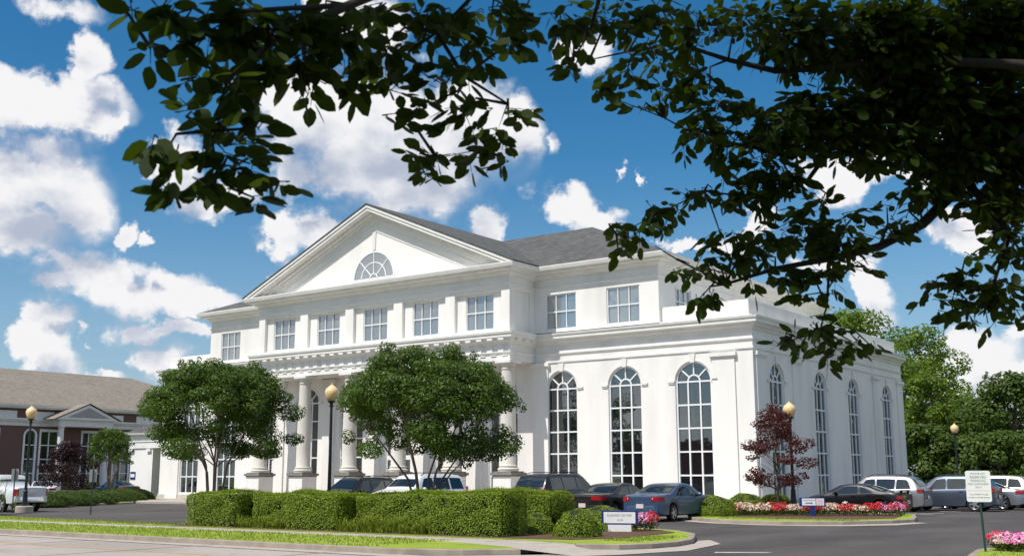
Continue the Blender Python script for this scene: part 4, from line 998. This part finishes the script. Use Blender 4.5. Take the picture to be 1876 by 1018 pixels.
# ================================================================== vehicles
def interp(pts, x):
    if x <= pts[0][0]: return pts[0][1]
    for (a, b), (c, d) in zip(pts, pts[1:]):
        if x <= c: return b+(d-b)*(x-a)/(c-a)
    return pts[-1][1]
def smoothp(pts, x, w=.13): return sum(interp(pts, x+w*k)*q for k, q in ((-1, .2), (-.5, .2), (0, .2), (.5, .2), (1, .2)))
def car(lab, cat, loc, heading, L, Wd, top, belt, wheels, rw, paint, wins, wind, rearw, tail, grp=None, rails=False, spoiler=False, plate=True, tail_m='red', name='parked_car', rearlens=None, z0=.22, tum=.34, bumper=None, lights=True, rearglass_m='carglass', wipe=True):
    "x runs from the rear (0) to the nose (L); +y is the car's left"
    t = thing(name, lab, cat, loc, R(heading), grp)
    ra = rw+.06
    def wd(x):
        e = .55; k = 0
        if x < e: k = (e-x)/e
        if x > L-e*1.3: k = (x-L+e*1.3)/(e*1.3)
        return Wd/2*(1-.17*min(1, k)**2.6)
    def zb(x):
        z = z0+(.10*max(0, (.3-x)/.3)+.06*max(0, (x-L+.3)/.3))
        for w in wheels:
            if abs(x-w) < ra: z = max(z, rw+math.sqrt(ra*ra-(x-w)**2))
        return z
    def tp(x): return smoothp(top, x, .09)
    def bl(x): return min(smoothp(belt, x, .1), tp(x)-.015)
    def half(x):
        W_ = wd(x); b_ = zb(x); z1 = bl(x); zt = tp(x); h = max(zt-z1, .015)
        ym = W_; wb = W_*.955; wr = max(wb-tum*h, W_*.5)
        r = min(.07, h*.35)
        mz = max(.5*(b_+z1), b_+.02)
        p = [(0, b_+.02), (W_*.86, b_+.0), (W_*.965, b_+.05*(1 if z1-b_ > .2 else .2)), (ym, mz), (W_*.992, mz+(z1-mz)*.6), (wb+.012, z1-.02), (wb, z1)]
        for f in (.33, .66): p.append((wb+(wr-wb)*f, z1+(zt-r-z1)*f))
        p += [(wr, zt-r), (wr-.05, zt-r*.28), (wr*.6, zt), (0, zt+.012)]
        return p
    xs = sorted(set([0, .02, .06, .12]+[round(x, 3) for x in np.arange(.18, L-.15, .06)]+[L-.12, L-.06, L-.02, L]))
    rings = []
    for x in xs:
        h_ = half(x); rings.append([(x, y, z) for y, z in h_]+[(x, -y, z) for y, z in h_[-2:0:-1]])
    n = len(rings[0]); vs = [v for r_ in rings for v in r_]; fs = []; mi = []
    for i in range(len(xs)-1):
        for j in range(n):
            fs.append((i*n+j, i*n+(j+1) % n, (i+1)*n+(j+1) % n, (i+1)*n+j)); mi.append(1 if j in (0, n-1) else 0)
    fs += [tuple(range(n)), tuple(range((len(xs)-1)*n, len(xs)*n))[::-1]]; mi += [0, 0]
    b = MB(); b.v = vs; b.f = fs; b.m = mi
    b.build('body', [paint, M['black']], t, smooth=32)
    def gp(x, f, off=.008):
        W_ = wd(x); z1 = bl(x); zt = tp(x); h = max(zt-z1, .015); wb = W_*.955; wr = max(wb-tum*h, W_*.5); r = min(.07, h*.35)
        return (x, wb+(wr-wb)*f+off, z1+(zt-r-z1)*f+off*.3)
    for (xb0, xb1, xt0, xt1) in wins:
        for s in (1, -1):
            q = MB(); nu, nv = 10, 4; g_ = []
            for j in range(nv+1):
                f = .07+.79*j/nv
                for i in range(nu+1):
                    x = (xb0+(xb1-xb0)*i/nu)*(1-j/nv)+(xt0+(xt1-xt0)*i/nu)*j/nv; p = gp(x, f); g_.append((p[0], p[1]*s, p[2]))
            q.add(g_, [(j*(nu+1)+i, j*(nu+1)+i+1, (j+1)*(nu+1)+i+1, (j+1)*(nu+1)+i) for j in range(nv) for i in range(nu)])
            q.build('side_window', 'carglass', t, smooth=60)
    def topwin(x0, x1, nm, mm, fr=.86):
        q = MB(); nu, nv = 8, 8; g_ = []
        for j in range(nv+1):
            x = x0+(x1-x0)*j/nv; h = half(x); yr = h[9][0]-.05
            sl = (tp(x+.03)-tp(x-.03))/.06; nn = Vector((-sl, 0, 1)).normalized()*.012
            for i in range(nu+1):
                y = (-1+2*i/nu)*yr*fr/.86*.93; zt = tp(x)+.012*(1-(y/yr)**2)-.010*abs(y/yr)**3
                g_.append((x+nn.x, y, zt+nn.z))
        q.add(g_, [(j*(nu+1)+i, j*(nu+1)+i+1, (j+1)*(nu+1)+i+1, (j+1)*(nu+1)+i) for j in range(nv) for i in range(nu)])
        q.build(nm, mm, t, smooth=60)
    topwin(wind[0], wind[1], 'windshield', 'carglass')
    if rearw: topwin(rearw[0], rearw[1], 'rear_window', rearglass_m)
    # lamps wrap round the corners
    for s in (1, -1):
        if tail:
            za, zb_, y0, side_ = tail
            o_ = [(-.012, y0*s)]+[(-.014, wd(0)*.90*s), (.0, (wd(0)+.006)*s)]+[(x, (wd(x)+.010)*s) for x in np.linspace(.06, side_, 5)]+[(side_, (wd(side_)-.06)*s), (.08, (wd(0)-.10)*s), (.05, y0*s)]
            q = MB(); q.prism(o_, za, zb_); q.build('taillight', tail_m, t, smooth=30)
            if rearlens: q = MB(); q.lathe([(0, -.02), (.05, -.02), (.05, .0), (0, .0)], (-.014, (y0+.09)*s, (za+zb_)/2), 10, 'y'); o2 = q.build('reverse_lens', rearlens, t); o2.rotation_euler = (0, 0, 0)
        if lights:
            za, zb_ = bl(L-.25)-.24, bl(L-.25)-.08; o_ = [(L+.008, wd(L)*.45*s), (L+.01, wd(L)*.9*s)]+[(x, (wd(x)+.009)*s) for x in np.linspace(L-.04, L-.42, 5)]+[(L-.42, (wd(L-.4)-.06)*s), (L-.06, wd(L)*.45*s)]
            q = MB(); q.prism(o_, za, zb_); q.build('headlight', 'clear', t, smooth=30)
        q = MB(); x = wind[0]-.42; y = bl(x); q.lathe([(0, 0), (.06, .01), (.085, .08), (.07, .16), (0, .19)], (x, 0, bl(x)+.09), 10, 'y')
        o = q.build('side_mirror', paint, t, smooth=60); o.location = (0, (wd(x)*.955-.02) if s > 0 else -(wd(x)*.955+.17), 0)
        for xw in wheels:
            w = MB(); yw = Wd/2-.015
            w.lathe([(rw*.62, -.20), (rw*.93, -.20), (rw, -.16), (rw, -.04), (rw*.93, 0), (rw*.66, 0), (rw*.66, -.20)], (0, 0, 0), 26, 'y')
            wo = w.build('wheel', 'rubber', t, smooth=40); wo.location = (xw, yw if s > 0 else -yw+.0, rw); wo.rotation_euler = (0, 0, 0 if s > 0 else math.pi)
            w = MB(); w.lathe([(0, -.06), (rw*.60, -.075), (rw*.64, -.015), (rw*.68, -.008), (rw*.66, -.03), (rw*.60, -.09), (0, -.09)], (0, 0, 0), 26, 'y')
            for k in range(5):
                a = 2*math.pi*k/5; ca, sa = math.cos(a), math.sin(a); ww_ = rw*.13
                w.add([(ca*rw*.1-sa*ww_, -.02, sa*rw*.1+ca*ww_), (ca*rw*.63-sa*ww_*.8, -.02, sa*rw*.63+ca*ww_*.8), (ca*rw*.63+sa*ww_*.8, -.02, sa*rw*.63-ca*ww_*.8), (ca*rw*.1+sa*ww_, -.02, sa*rw*.1-ca*ww_)], [(0, 1, 2, 3)])
            w.lathe([(0, -.01), (rw*.16, -.015), (rw*.16, -.06)], (0, 0, 0), 12, 'y')
            ri = w.build('rim', 'rim', wo, smooth=40)
            w = MB(); w.lathe([(0, -.058), (rw*.61, -.072)], (0, 0, 0), 20, 'y'); w.build('brake_well', 'black', wo)
        for k, (xa, xb_, _, _) in enumerate(wins[:2]):
            q = MB(); xh = xa+.12; yy = wd(xh)*.992+.012; z = bl(xh)-.11; q.box(xh, xh+.17, yy-.03, yy+.012, z, z+.03) if s > 0 else q.box(xh, xh+.17, -yy-.012, -yy+.03, z, z+.03); q.build('door_handle', paint, t)
    # bumper shelf, plate, trim
    q = MB(); prof = [(.0, z0+.06), (-.05, z0+.10), (-.06, z0+.34), (-.045, z0+.38), (0, z0+.40)]
    g_ = []; ny = 12
    for i in range(ny+1):
        y = (-1+2*i/ny); xo = .16*abs(y)**5
        for px_, pz in prof: g_.append((px_+xo+.015, y*wd(.10)*1.0, pz))
    q.add(g_, [(i*5+j, i*5+j+1, (i+1)*5+j+1, (i+1)*5+j) for i in range(ny) for j in range(4)])
    q.build('rear_bumper', bumper or paint, t, smooth=40)
    if plate: q = MB(); zc_ = bl(.05)-.28 if tp(0) < 1.08 else bl(.05)-.22; q.box(-.065, -.02, -.16, .16, zc_-.08, zc_+.08); q.build('license_plate', 'plate', t)
    if rails:
        for s in (1, -1):
            xs_ = np.linspace(wind[1]-.25, rails, 9); q = MB(); q.tube([(x, s*(half(x)[9][0]-.10), tp(x)+(.055 if 0 < i < 8 else .0)) for i, x in enumerate(xs_)], .017, 6); q.build('roof_rail', 'black', t, smooth=60)
    if spoiler:
        q = MB(); q.box(.02, .22, -.56, .56, tp(.1)+.10, tp(.1)+.135); q.box(.06, .16, -.5, -.44, tp(.1)-.02, tp(.1)+.1); q.box(.06, .16, .44, .5, tp(.1)-.02, tp(.1)+.1); q.build('spoiler', paint, t)
    return t
SED = dict(L=4.82, Wd=1.82, top=[(0,.90),(.06,1.0),(.5,1.045),(.95,1.07),(1.55,1.33),(2.0,1.445),(2.45,1.47),(2.85,1.43),(3.65,1.02),(4.1,.95),(4.55,.82),(4.74,.68),(4.82,.52)],
    belt=[(0,.86),(.5,.98),(1.2,.985),(2.6,.93),(3.6,.93),(4.4,.84),(4.82,.52)], wheels=(1.05, 3.83), rw=.325,
    wins=[(1.30,2.20,1.78,2.26),(2.28,3.35,2.34,2.84)], wind=(3.55,2.92), rearw=(1.02,1.78))
SUV = dict(L=4.72, Wd=1.86, top=[(0,.95),(.05,1.08),(.16,1.22),(.52,1.60),(.75,1.68),(1.5,1.72),(2.4,1.72),(2.8,1.66),(3.5,1.14),(4.0,1.06),(4.45,.94),(4.65,.78),(4.72,.6)],
    belt=[(0,.93),(.2,1.08),(2.0,1.03),(3.5,1.0),(4.3,.92),(4.72,.6)], wheels=(.95, 3.72), rw=.36,
    wins=[(.55,1.25,.72,1.22),(1.33,2.18,1.30,2.20),(2.26,3.15,2.28,2.72)], wind=(3.40,2.95), rearw=(.17,.50))
BIG = dict(L=5.05, Wd=1.95, top=[(0,1.0),(.04,1.15),(.12,1.30),(.38,1.73),(.6,1.82),(1.5,1.85),(2.8,1.85),(3.2,1.77),(3.85,1.22),(4.3,1.14),(4.8,1.02),(4.98,.85),(5.05,.62)],
    belt=[(0,.98),(.2,1.16),(2.0,1.13),(3.8,1.10),(4.7,1.0),(5.05,.62)], wheels=(1.0, 3.98), rw=.38,
    wins=[(.45,1.35,.55,1.33),(1.45,2.42,1.43,2.44),(2.52,3.5,2.54,3.1)], wind=(3.76,3.38), rearw=(.13,.38))
COU = dict(L=4.55, Wd=1.74, top=[(0,.88),(.06,.98),(.5,1.02),(.85,1.05),(1.45,1.26),(1.95,1.37),(2.35,1.38),(2.7,1.33),(3.45,.97),(3.9,.88),(4.35,.74),(4.48,.6),(4.55,.5)],
    belt=[(0,.85),(.5,.96),(1.2,.97),(2.6,.90),(3.4,.88),(4.2,.76),(4.55,.5)], wheels=(.98, 3.6), rw=.31,
    wins=[(1.25,1.82,1.62,1.86),(1.95,3.15,1.98,2.66)], wind=(3.36,2.76), rearw=(.9,1.62))
fg = 'cars parked in front of the white building'; sgp = 'cars parked beside the right wall of the building'
car('slate blue sedan parked nose to the building beside the clipped mounds', 'car', (*K((1.05, -14.1), .945), 0), 90, paint=carpaint('slate blue paint', (.055, .10, .18)), tail=(.78, .95, .46, .30), grp=fg, rearlens='clear', **SED)
car('black sedan with a red tail lamp, half behind the rear hedge block', 'car', (*K((-1.65, -14.25), .945), 0), 90, paint=carpaint('black brown paint', (.016, .013, .013)), tail=(.80, .96, .40, .34), grp=fg, **SED)
car('black wagon seen above the rear end of the hedge', 'car', (*K((-4.95, -13.6), .945), 0), 90, paint=carpaint('black paint', (.010, .011, .015)), tail=(.95, 1.2, .62, .2), grp=fg, rails=.7, **BIG)
car('white wagon with roof rails seen above the middle of the hedge', 'car', (*K((-12.9, -9.0), .90), 0), -90, paint=carpaint('white paint', (.72, .72, .72), 0., .3), tail=(.95, 1.3, .68, .2), grp=fg, rails=.6, **BIG)
car('black wagon behind the hedge left of the white one', 'car', (*K((-17.4, -9.0), .90), 0), -90, paint=carpaint('black paint two', (.012, .013, .016)), tail=(.95, 1.2, .62, .2), grp=fg, rails=.6, **SUV)
car('black coupe with a rear spoiler behind the flower bed', 'car', (8.75, -3.9, 0), 180, paint=carpaint('deep black paint', (.006, .007, .010)), tail=(.72, .86, .34, .22), grp=sgp, spoiler=True, **COU)
car('silver wagon just behind the black coupe', 'car', (8.25, 1.0, 0), 180, paint=carpaint('silver paint', (.34, .335, .325), .6, .3), tail=(.92, 1.08, .6, .25), grp=sgp, rails=.7, bumper=M['tin'], **SUV)
car('blue grey wagon parked to the right of the silver wagon', 'car', (10.85, 3.7, 0), 180, paint=carpaint('blue grey paint', (.075, .095, .13), .5), tail=(.92, 1.12, .6, .25), grp=sgp, rails=.7, **SUV)
car('silver grey sedan half hidden by the white notice at right', 'car', (11.5, 6.9, 0), 180, paint=carpaint('grey silver paint', (.30, .32, .36), .6, .3), tail=(.80, .96, .40, .40), grp=sgp, **SED)
car('beige wagon at the right edge behind the silver grey sedan', 'car', (11.2, 10.6, 0), 180, paint=carpaint('beige paint', (.42, .38, .31), .4), tail=(.95, 1.3, .68, .2), grp=sgp, **SUV)
PICK = dict(L=5.75, Wd=1.98, top=[(0,1.20),(.03,1.24),(.1,1.26),(1.80,1.26),(1.87,1.34),(1.93,1.78),(2.05,1.86),(3.3,1.88),(3.6,1.82),(4.15,1.32),(4.6,1.26),(5.4,1.15),(5.66,1.0),(5.75,.72)],
    belt=[(0,1.16),(1.8,1.22),(4.1,1.20),(5.4,1.10),(5.75,.72)], wheels=(1.18, 4.72), rw=.40,
    wins=[(2.02,2.85,2.08,2.86),(2.96,3.86,2.98,3.5)], wind=(4.1,3.64), rearw=(1.89,1.93))
car('white pickup truck cut off by the left edge of the photo', 'pickup', (-29.6, -22.6, 0), 180, paint=carpaint('white truck paint', (.70, .71, .73), 0., .3), tail=(.82, 1.16, .78, .14), bumper=M['chrome'], z0=.40, name='pickup_truck', **PICK)
lg = 'cars in the lot beyond the low hedge at left'
car('white wagon beyond the bed of the white pickup', 'car', (-51.2, -13.0, 0), 178, paint=carpaint('white paint far', (.72, .72, .72), 0., .3), tail=(.95, 1.3, .68, .2), grp=lg, **BIG)
car('white sedan half hidden behind the purple plum tree', 'car', (-52.5, -8.3, 0), 150, paint=carpaint('white paint sedan', (.70, .70, .70), 0., .3), tail=(.80, .96, .40, .34), grp=lg, **SED)
q = at(214, 900, 92)
car('dark blue car beyond the low hedge near the pavilion', 'car', (q.x+2, q.y, 0), 175, paint=carpaint('dark blue paint', (.012, .035, .085)), tail=(.80, .96, .40, .34), grp=lg, **SED)

# ================================================================== the shade tree overhead
rng = np.random.default_rng(90); random.seed(90)
tb = CAM + _rt*6.3 + _fw*1.5; tb.z = 0
tree = thing('shade_tree', 'dark leafy shade tree overhanging the top and right of the view', 'tree', tb)
def T(p): return Vector(p)-tb
crownc = tb+Vector((0, 0, 4.6))
limb_px = [  # where each bough passes, thick end first: (bearing, height, metres ahead, radius)
 [(2150,330,5.2,.13),(1900,240,5.5,.10),(1770,330,5.7,.075),(1690,410,5.7,.06),(1610,452,5.7,.05),(1520,474,5.6,.038),(1420,492,5.5,.026),(1330,520,5.4,.016),(1240,475,5.3,.009),(1200,450,5.3,.005)],
 [(2200,100,5.0,.08),(1900,120,5.4,.06),(1650,110,5.6,.055),(1500,125,5.6,.045),(1420,130,5.6,.038),(1334,110,5.5,.028),(1243,80,5.4,.02),(1150,95,5.3,.012),(1080,110,5.2,.006)],
 [(1650,110,5.6,.05),(1560,220,5.6,.04),(1450,290,5.6,.03),(1380,270,5.5,.022),(1280,250,5.4,.013),(1215,215,5.4,.008),(1110,175,5.3,.004)],
 [(1560,220,5.6,.035),(1480,330,5.6,.026),(1400,365,5.5,.017),(1290,350,5.4,.009),(1180,405,5.3,.006),(1130,430,5.3,.004)],
 [(1770,330,5.7,.05),(1850,430,5.5,.035),(1820,520,5.4,.022),(1750,530,5.4,.01),(1700,520,5.3,.005)],
 [(1520,474,5.6,.02),(1515,560,5.5,.013),(1500,610,5.4,.008),(1440,625,5.4,.004)],
 [(2200,-250,4.2,.12),(1600,-160,4.4,.09),(1150,-120,4.2,.07),(800,-60,3.9,.05),(640,10,3.6,.036),(520,60,3.5,.026),(420,140,3.4,.018),(385,240,3.4,.012),(400,320,3.4,.006)],
 [(1150,-120,4.2,.05),(900,-40,4.1,.035),(800,60,4.0,.025),(850,140,4.0,.016),(930,190,4.0,.010),(900,270,4.0,.006),(800,290,4.0,.003)],
 [(1600,-160,4.4,.06),(1250,-60,4.4,.04),(1100,-10,4.5,.028),(1080,60,4.5,.014),(1050,110,4.5,.006)],
 [(640,10,3.6,.025),(450,20,3.5,.015),(330,50,3.4,.009),(270,80,3.4,.005)],
]
nodes = []
b = MB()
for li, pl in enumerate(limb_px):
    pts = [T(at(u, v, d)) for u, v, d, r in pl]; rad = [p[3]*.44 for p in pl]
    if li in (0, 1, 6): pts = [crownc-tb]+pts; rad = [.09]+rad
    b.tube(pts, rad, 8)
    for p, r in zip(pts, rad):
        if r < .11: nodes.append(p)
b.tube([(0, 0, -.1), (0, 0, .3), (.05, .03, 2.2), crownc-tb, crownc-tb+Vector((-.4, .2, 2.5))], [.42, .34, .27, .24, .14], 12)
CLUMP = [ # u, v, ru, rv, fullness, metres ahead
 (255,15,22,16,1,3.4),(305,30,45,32,1.2,3.4),(285,95,18,22,.8,3.4),(345,75,45,42,1.3,3.4),(400,55,50,52,1.4,3.5),(455,40,60,45,1.4,3.5),(525,40,60,48,1.3,3.6),(595,40,50,36,.9,3.6),(640,70,45,40,.9,3.7),(560,105,48,36,1.3,3.6),(475,110,52,42,1.4,3.5),(420,165,40,40,1.3,3.4),(365,165,18,36,.9,3.4),(350,205,20,18,.8,3.3),(402,235,40,34,1.2,3.4),(440,262,30,26,1,3.4),(476,222,14,12,.7,3.4),
 (375,285,45,24,1.2,3.4),(425,305,42,34,1.2,3.4),(308,270,14,10,.6,3.3),(318,300,22,22,.9,3.3),(335,352,22,24,.9,3.3),(394,345,20,24,.9,3.3),(465,362,14,26,.7,3.3),(503,336,22,18,.7,3.3),(458,300,32,30,1,3.4),
 (600,150,42,24,1,3.8),(640,150,36,26,1,3.8),(568,165,10,18,.5,3.7),(690,95,55,46,1.0,3.9),(715,155,40,34,1,3.9),(760,60,58,52,1.1,4),(690,25,58,32,1,4),(830,40,58,42,1.1,4),(900,30,58,36,1.2,4.1),(962,40,38,36,1,4.1),(975,72,16,16,.6,4.1),(930,90,36,22,.9,4.1),(860,95,46,34,1,4),(740,212,22,22,.8,3.9),(795,150,46,32,1.1,4),(785,192,26,24,.8,4),(835,130,44,28,1,4),
 (870,200,50,32,1.2,4),(932,215,40,22,1.1,4),(900,255,48,28,1.2,4),(862,287,42,16,1.1,4),(914,285,32,20,1,4),(795,288,24,12,.8,4),(790,318,10,20,.7,4),(770,292,12,8,.5,4),
 (1035,25,42,32,1,4.5),(1075,50,46,40,1,4.5),(1060,95,26,18,.8,4.5),(1035,130,16,13,.6,4.5),(1125,40,60,48,1,5),(1190,50,60,50,1.1,5),(1150,125,46,26,.9,5.2),(1200,160,36,22,.8,5.3),(1128,165,34,12,.8,5.3),(1102,174,14,7,.5,5.3),(1180,197,38,11,.9,5.3),(1205,108,44,30,.9,5.3),(1260,130,46,38,.8,5.4),(1228,168,22,22,.6,5.4),
 (1290,60,70,50,1,5.4),(1370,45,70,46,1.1,5.5),(1300,165,38,26,.8,5.4),(1320,205,58,36,1.1,5.4),(1280,240,38,30,1.1,5.4),(1248,265,18,14,.8,5.4),(1340,262,56,44,1.2,5.5),(1400,220,66,52,1.2,5.5),(1400,300,56,44,1.2,5.5),(1355,345,40,28,1,5.5),(1305,345,42,16,.9,5.4),(1265,352,22,12,.7,5.4),(1390,360,46,34,1.1,5.5),(1330,378,36,14,.9,5.4),
 (1455,60,80,60,1.2,5.6),(1550,70,80,70,1.4,5.7),(1650,80,80,80,1.5,5.7),(1760,60,80,80,1.6,5.8),(1850,70,60,80,1.6,5.8),(1500,200,70,56,1.1,5.6),(1600,195,80,60,1.3,5.7),(1700,180,80,66,1.5,5.7),(1800,200,80,74,1.6,5.8),(1865,260,46,80,1.6,5.8),(1460,250,56,46,1.1,5.6),(1435,330,36,36,1.1,5.5),(1560,262,60,34,1.1,5.6),(1650,262,60,34,1.2,5.6),(1750,290,66,50,1.4,5.7),(1840,340,46,70,1.5,5.7),(1600,300,40,22,.7,5.6),(1690,345,50,26,.9,5.6),(1850,430,36,50,1.2,5.5),(1790,375,36,18,.9,5.6),
 (1122,418,36,18,1,5.3),(1150,435,36,18,1,5.3),(1180,398,30,13,.9,5.3),(1132,455,14,12,.6,5.3),(1200,376,16,16,.6,5.3),(1240,388,20,8,.6,5.3),(1262,366,16,14,.5,5.3),(1210,412,14,10,.4,5.3),
 (1240,492,32,16,1,5.3),(1290,490,46,22,1.1,5.4),(1340,480,46,26,1.1,5.4),(1400,470,46,32,1.2,5.5),(1350,432,42,20,.9,5.4),(1320,428,26,14,.7,5.4),(1420,420,46,32,1,5.5),(1480,440,46,34,1.1,5.6),(1540,450,46,28,1.1,5.6),(1560,402,44,26,.9,5.6),(1500,385,46,32,.9,5.6),(1620,425,36,22,.9,5.7),(1570,488,36,20,1,5.6),(1500,508,56,22,1.1,5.5),(1440,518,36,20,1,5.5),(1375,515,36,16,.8,5.4),(1300,535,26,9,.7,5.4),(1278,550,14,8,.5,5.4),(1475,540,26,16,.9,5.5),(1530,540,20,14,.6,5.5),(1660,400,26,20,.7,5.7),(1625,380,30,18,.6,5.6),
 (1500,590,26,26,1,5.4),(1470,622,30,16,1,5.4),(1428,627,20,9,.8,5.4),(1520,630,36,16,1,5.4),(1560,625,34,16,1,5.4),(1600,637,20,9,.8,5.4),(1518,655,20,11,.8,5.4),(1540,600,20,12,.8,5.4),
 (1710,520,26,10,.8,5.4),(1752,510,46,20,1.1,5.4),(1800,530,46,26,1.2,5.4),(1850,520,36,26,1.2,5.4),(1780,560,46,20,1.1,5.4),(1845,560,32,18,1,5.4),(1810,592,30,11,.9,5.4),(1745,575,20,10,.8,5.4),(1768,472,26,10,.8,5.4),(1850,470,32,24,1,5.4),(1700,552,18,7,.6,5.4),(1865,590,16,10,.6,5.4)]
LV, TW = [], MB()
def add_leaf(p, d, n, size):
    "a pointed oval leaf folded a little along its midrib, from stalk point p along d"
    d = d.normalized(); p = p+d*size*.18; s = d.cross(n)
    if s.length < .05: s = d.cross(Vector((1, 0, 0)))
    s.normalize(); n = s.cross(d)
    w = size*random.uniform(.23, .29); c = size*random.uniform(.02, .10)
    P_ = [p, p+d*size*.22+s*w*.80-n*c*.2, p+d*size*.5+s*w-n*c*.5, p+d*size*.8+s*w*.66-n*c, p+d*size-n*c*1.6, p+d*size*.8-s*w*.66-n*c, p+d*size*.5-s*w-n*c*.5, p+d*size*.22-s*w*.80-n*c*.2]
    LV.append(P_)
for (u, v, ru, rv, full, dep) in CLUMP:
    c = T(at(u, v, dep)); k = dep/2010; sh = .78 if u < 700 else .88; rx, rz = ru*k*sh, rv*k*sh; dp = max(.12, min(.4, (rx+rz)*.6))
    leaf = .092 if u < 700 else .080
    nt_ = max(2, int(full*(ru*rv*4)/(leaf/k*leaf/k*.36)*((.50 if u < 1430 else .66)+(.42 if u > 1430 and v < 380 else 0)+(.5 if u > 1600 and v < 380 else 0)+(.3 if u < 700 else 0))))
    near = min(nodes, key=lambda q: (q-c).length)
    if (near-c).length < 1.2:
        mid = near.lerp(c, .5)+Vector((random.uniform(-.05, .05), random.uniform(-.05, .05), random.uniform(0, .06)))
        TW.tube([near, mid, c], [.007, .005, .003], 5)
    for _ in range(nt_):
        a = random.uniform(0, 6.283); q = math.sqrt(random.random())
        o = c + X3*(math.cos(a)*q*rx*.85) + Y3*(math.sin(a)*q*rz*.85) + F3*random.uniform(-dp, dp)
        dr = ((o-c)*1.4+X3*random.uniform(-.1, .1)+Y3*random.uniform(-.10, .05)+F3*random.uniform(-.1, .1)); 
        if dr.length < 1e-3: continue
        dr.normalize(); ln = random.uniform(.07, .13) if u < 1000 else random.uniform(.09, .15); s0 = o-dr*ln*.5
        TW.tube([s0.lerp(c, .25), s0, s0+dr*ln], [.0028, .0022, .0012], 4)
        m_ = random.randint(4, 6); sd = dr.cross(Vector((0, 0, 1)))
        if sd.length < .1: sd = X3.copy()
        sd.normalize()
        for i in range(m_):
            p = s0+dr*ln*(i+.5)/m_; sgn = 1 if i % 2 else -1
            d = dr*.75+sd*sgn*random.uniform(.5, 1.0)+Vector((0, 0, -random.uniform(.05, .55)))
            if i == m_-1: d = dr+Vector((0, 0, -.25))
            n = Vector((random.uniform(-1, 1), random.uniform(-1, 1), random.uniform(.2, 1)))
            add_leaf(p, d, n, leaf*random.uniform(.65, 1.15))
# the rest of the crown, above and behind: it shades the hanging boughs
for _ in range(4300):
    a = random.uniform(0, 6.283); q = math.sqrt(random.random())*7.2
    p = CAM+Vector((-1.0+math.cos(a)*q, -2.2+math.sin(a)*q, 0)); h = random.uniform(3.4, 6.4)
    p.z = 1.75+h
    rel = p-CAM; f_ = rel.dot(F3)
    if f_ > .3:
        uu, vv = 938+2010*rel.dot(X3)/f_, 509-2010*rel.dot(Y3)/f_
        if -60 < uu < 1936 and vv > -70: continue
    d = Vector((random.uniform(-1, 1), random.uniform(-1, 1), -.3)); add_leaf(p-tb, d, Vector((random.uniform(-.4, .4), random.uniform(-.4, .4), 1)), random.uniform(.26, .42))
V = np.array([[tuple(p) for p in l] for l in LV]); print('leaves', len(V))
b.build('trunk', 'bark_dark', tree, smooth=50)
TW.build('twigs', 'bark_dark', tree, smooth=60, fixn=False)
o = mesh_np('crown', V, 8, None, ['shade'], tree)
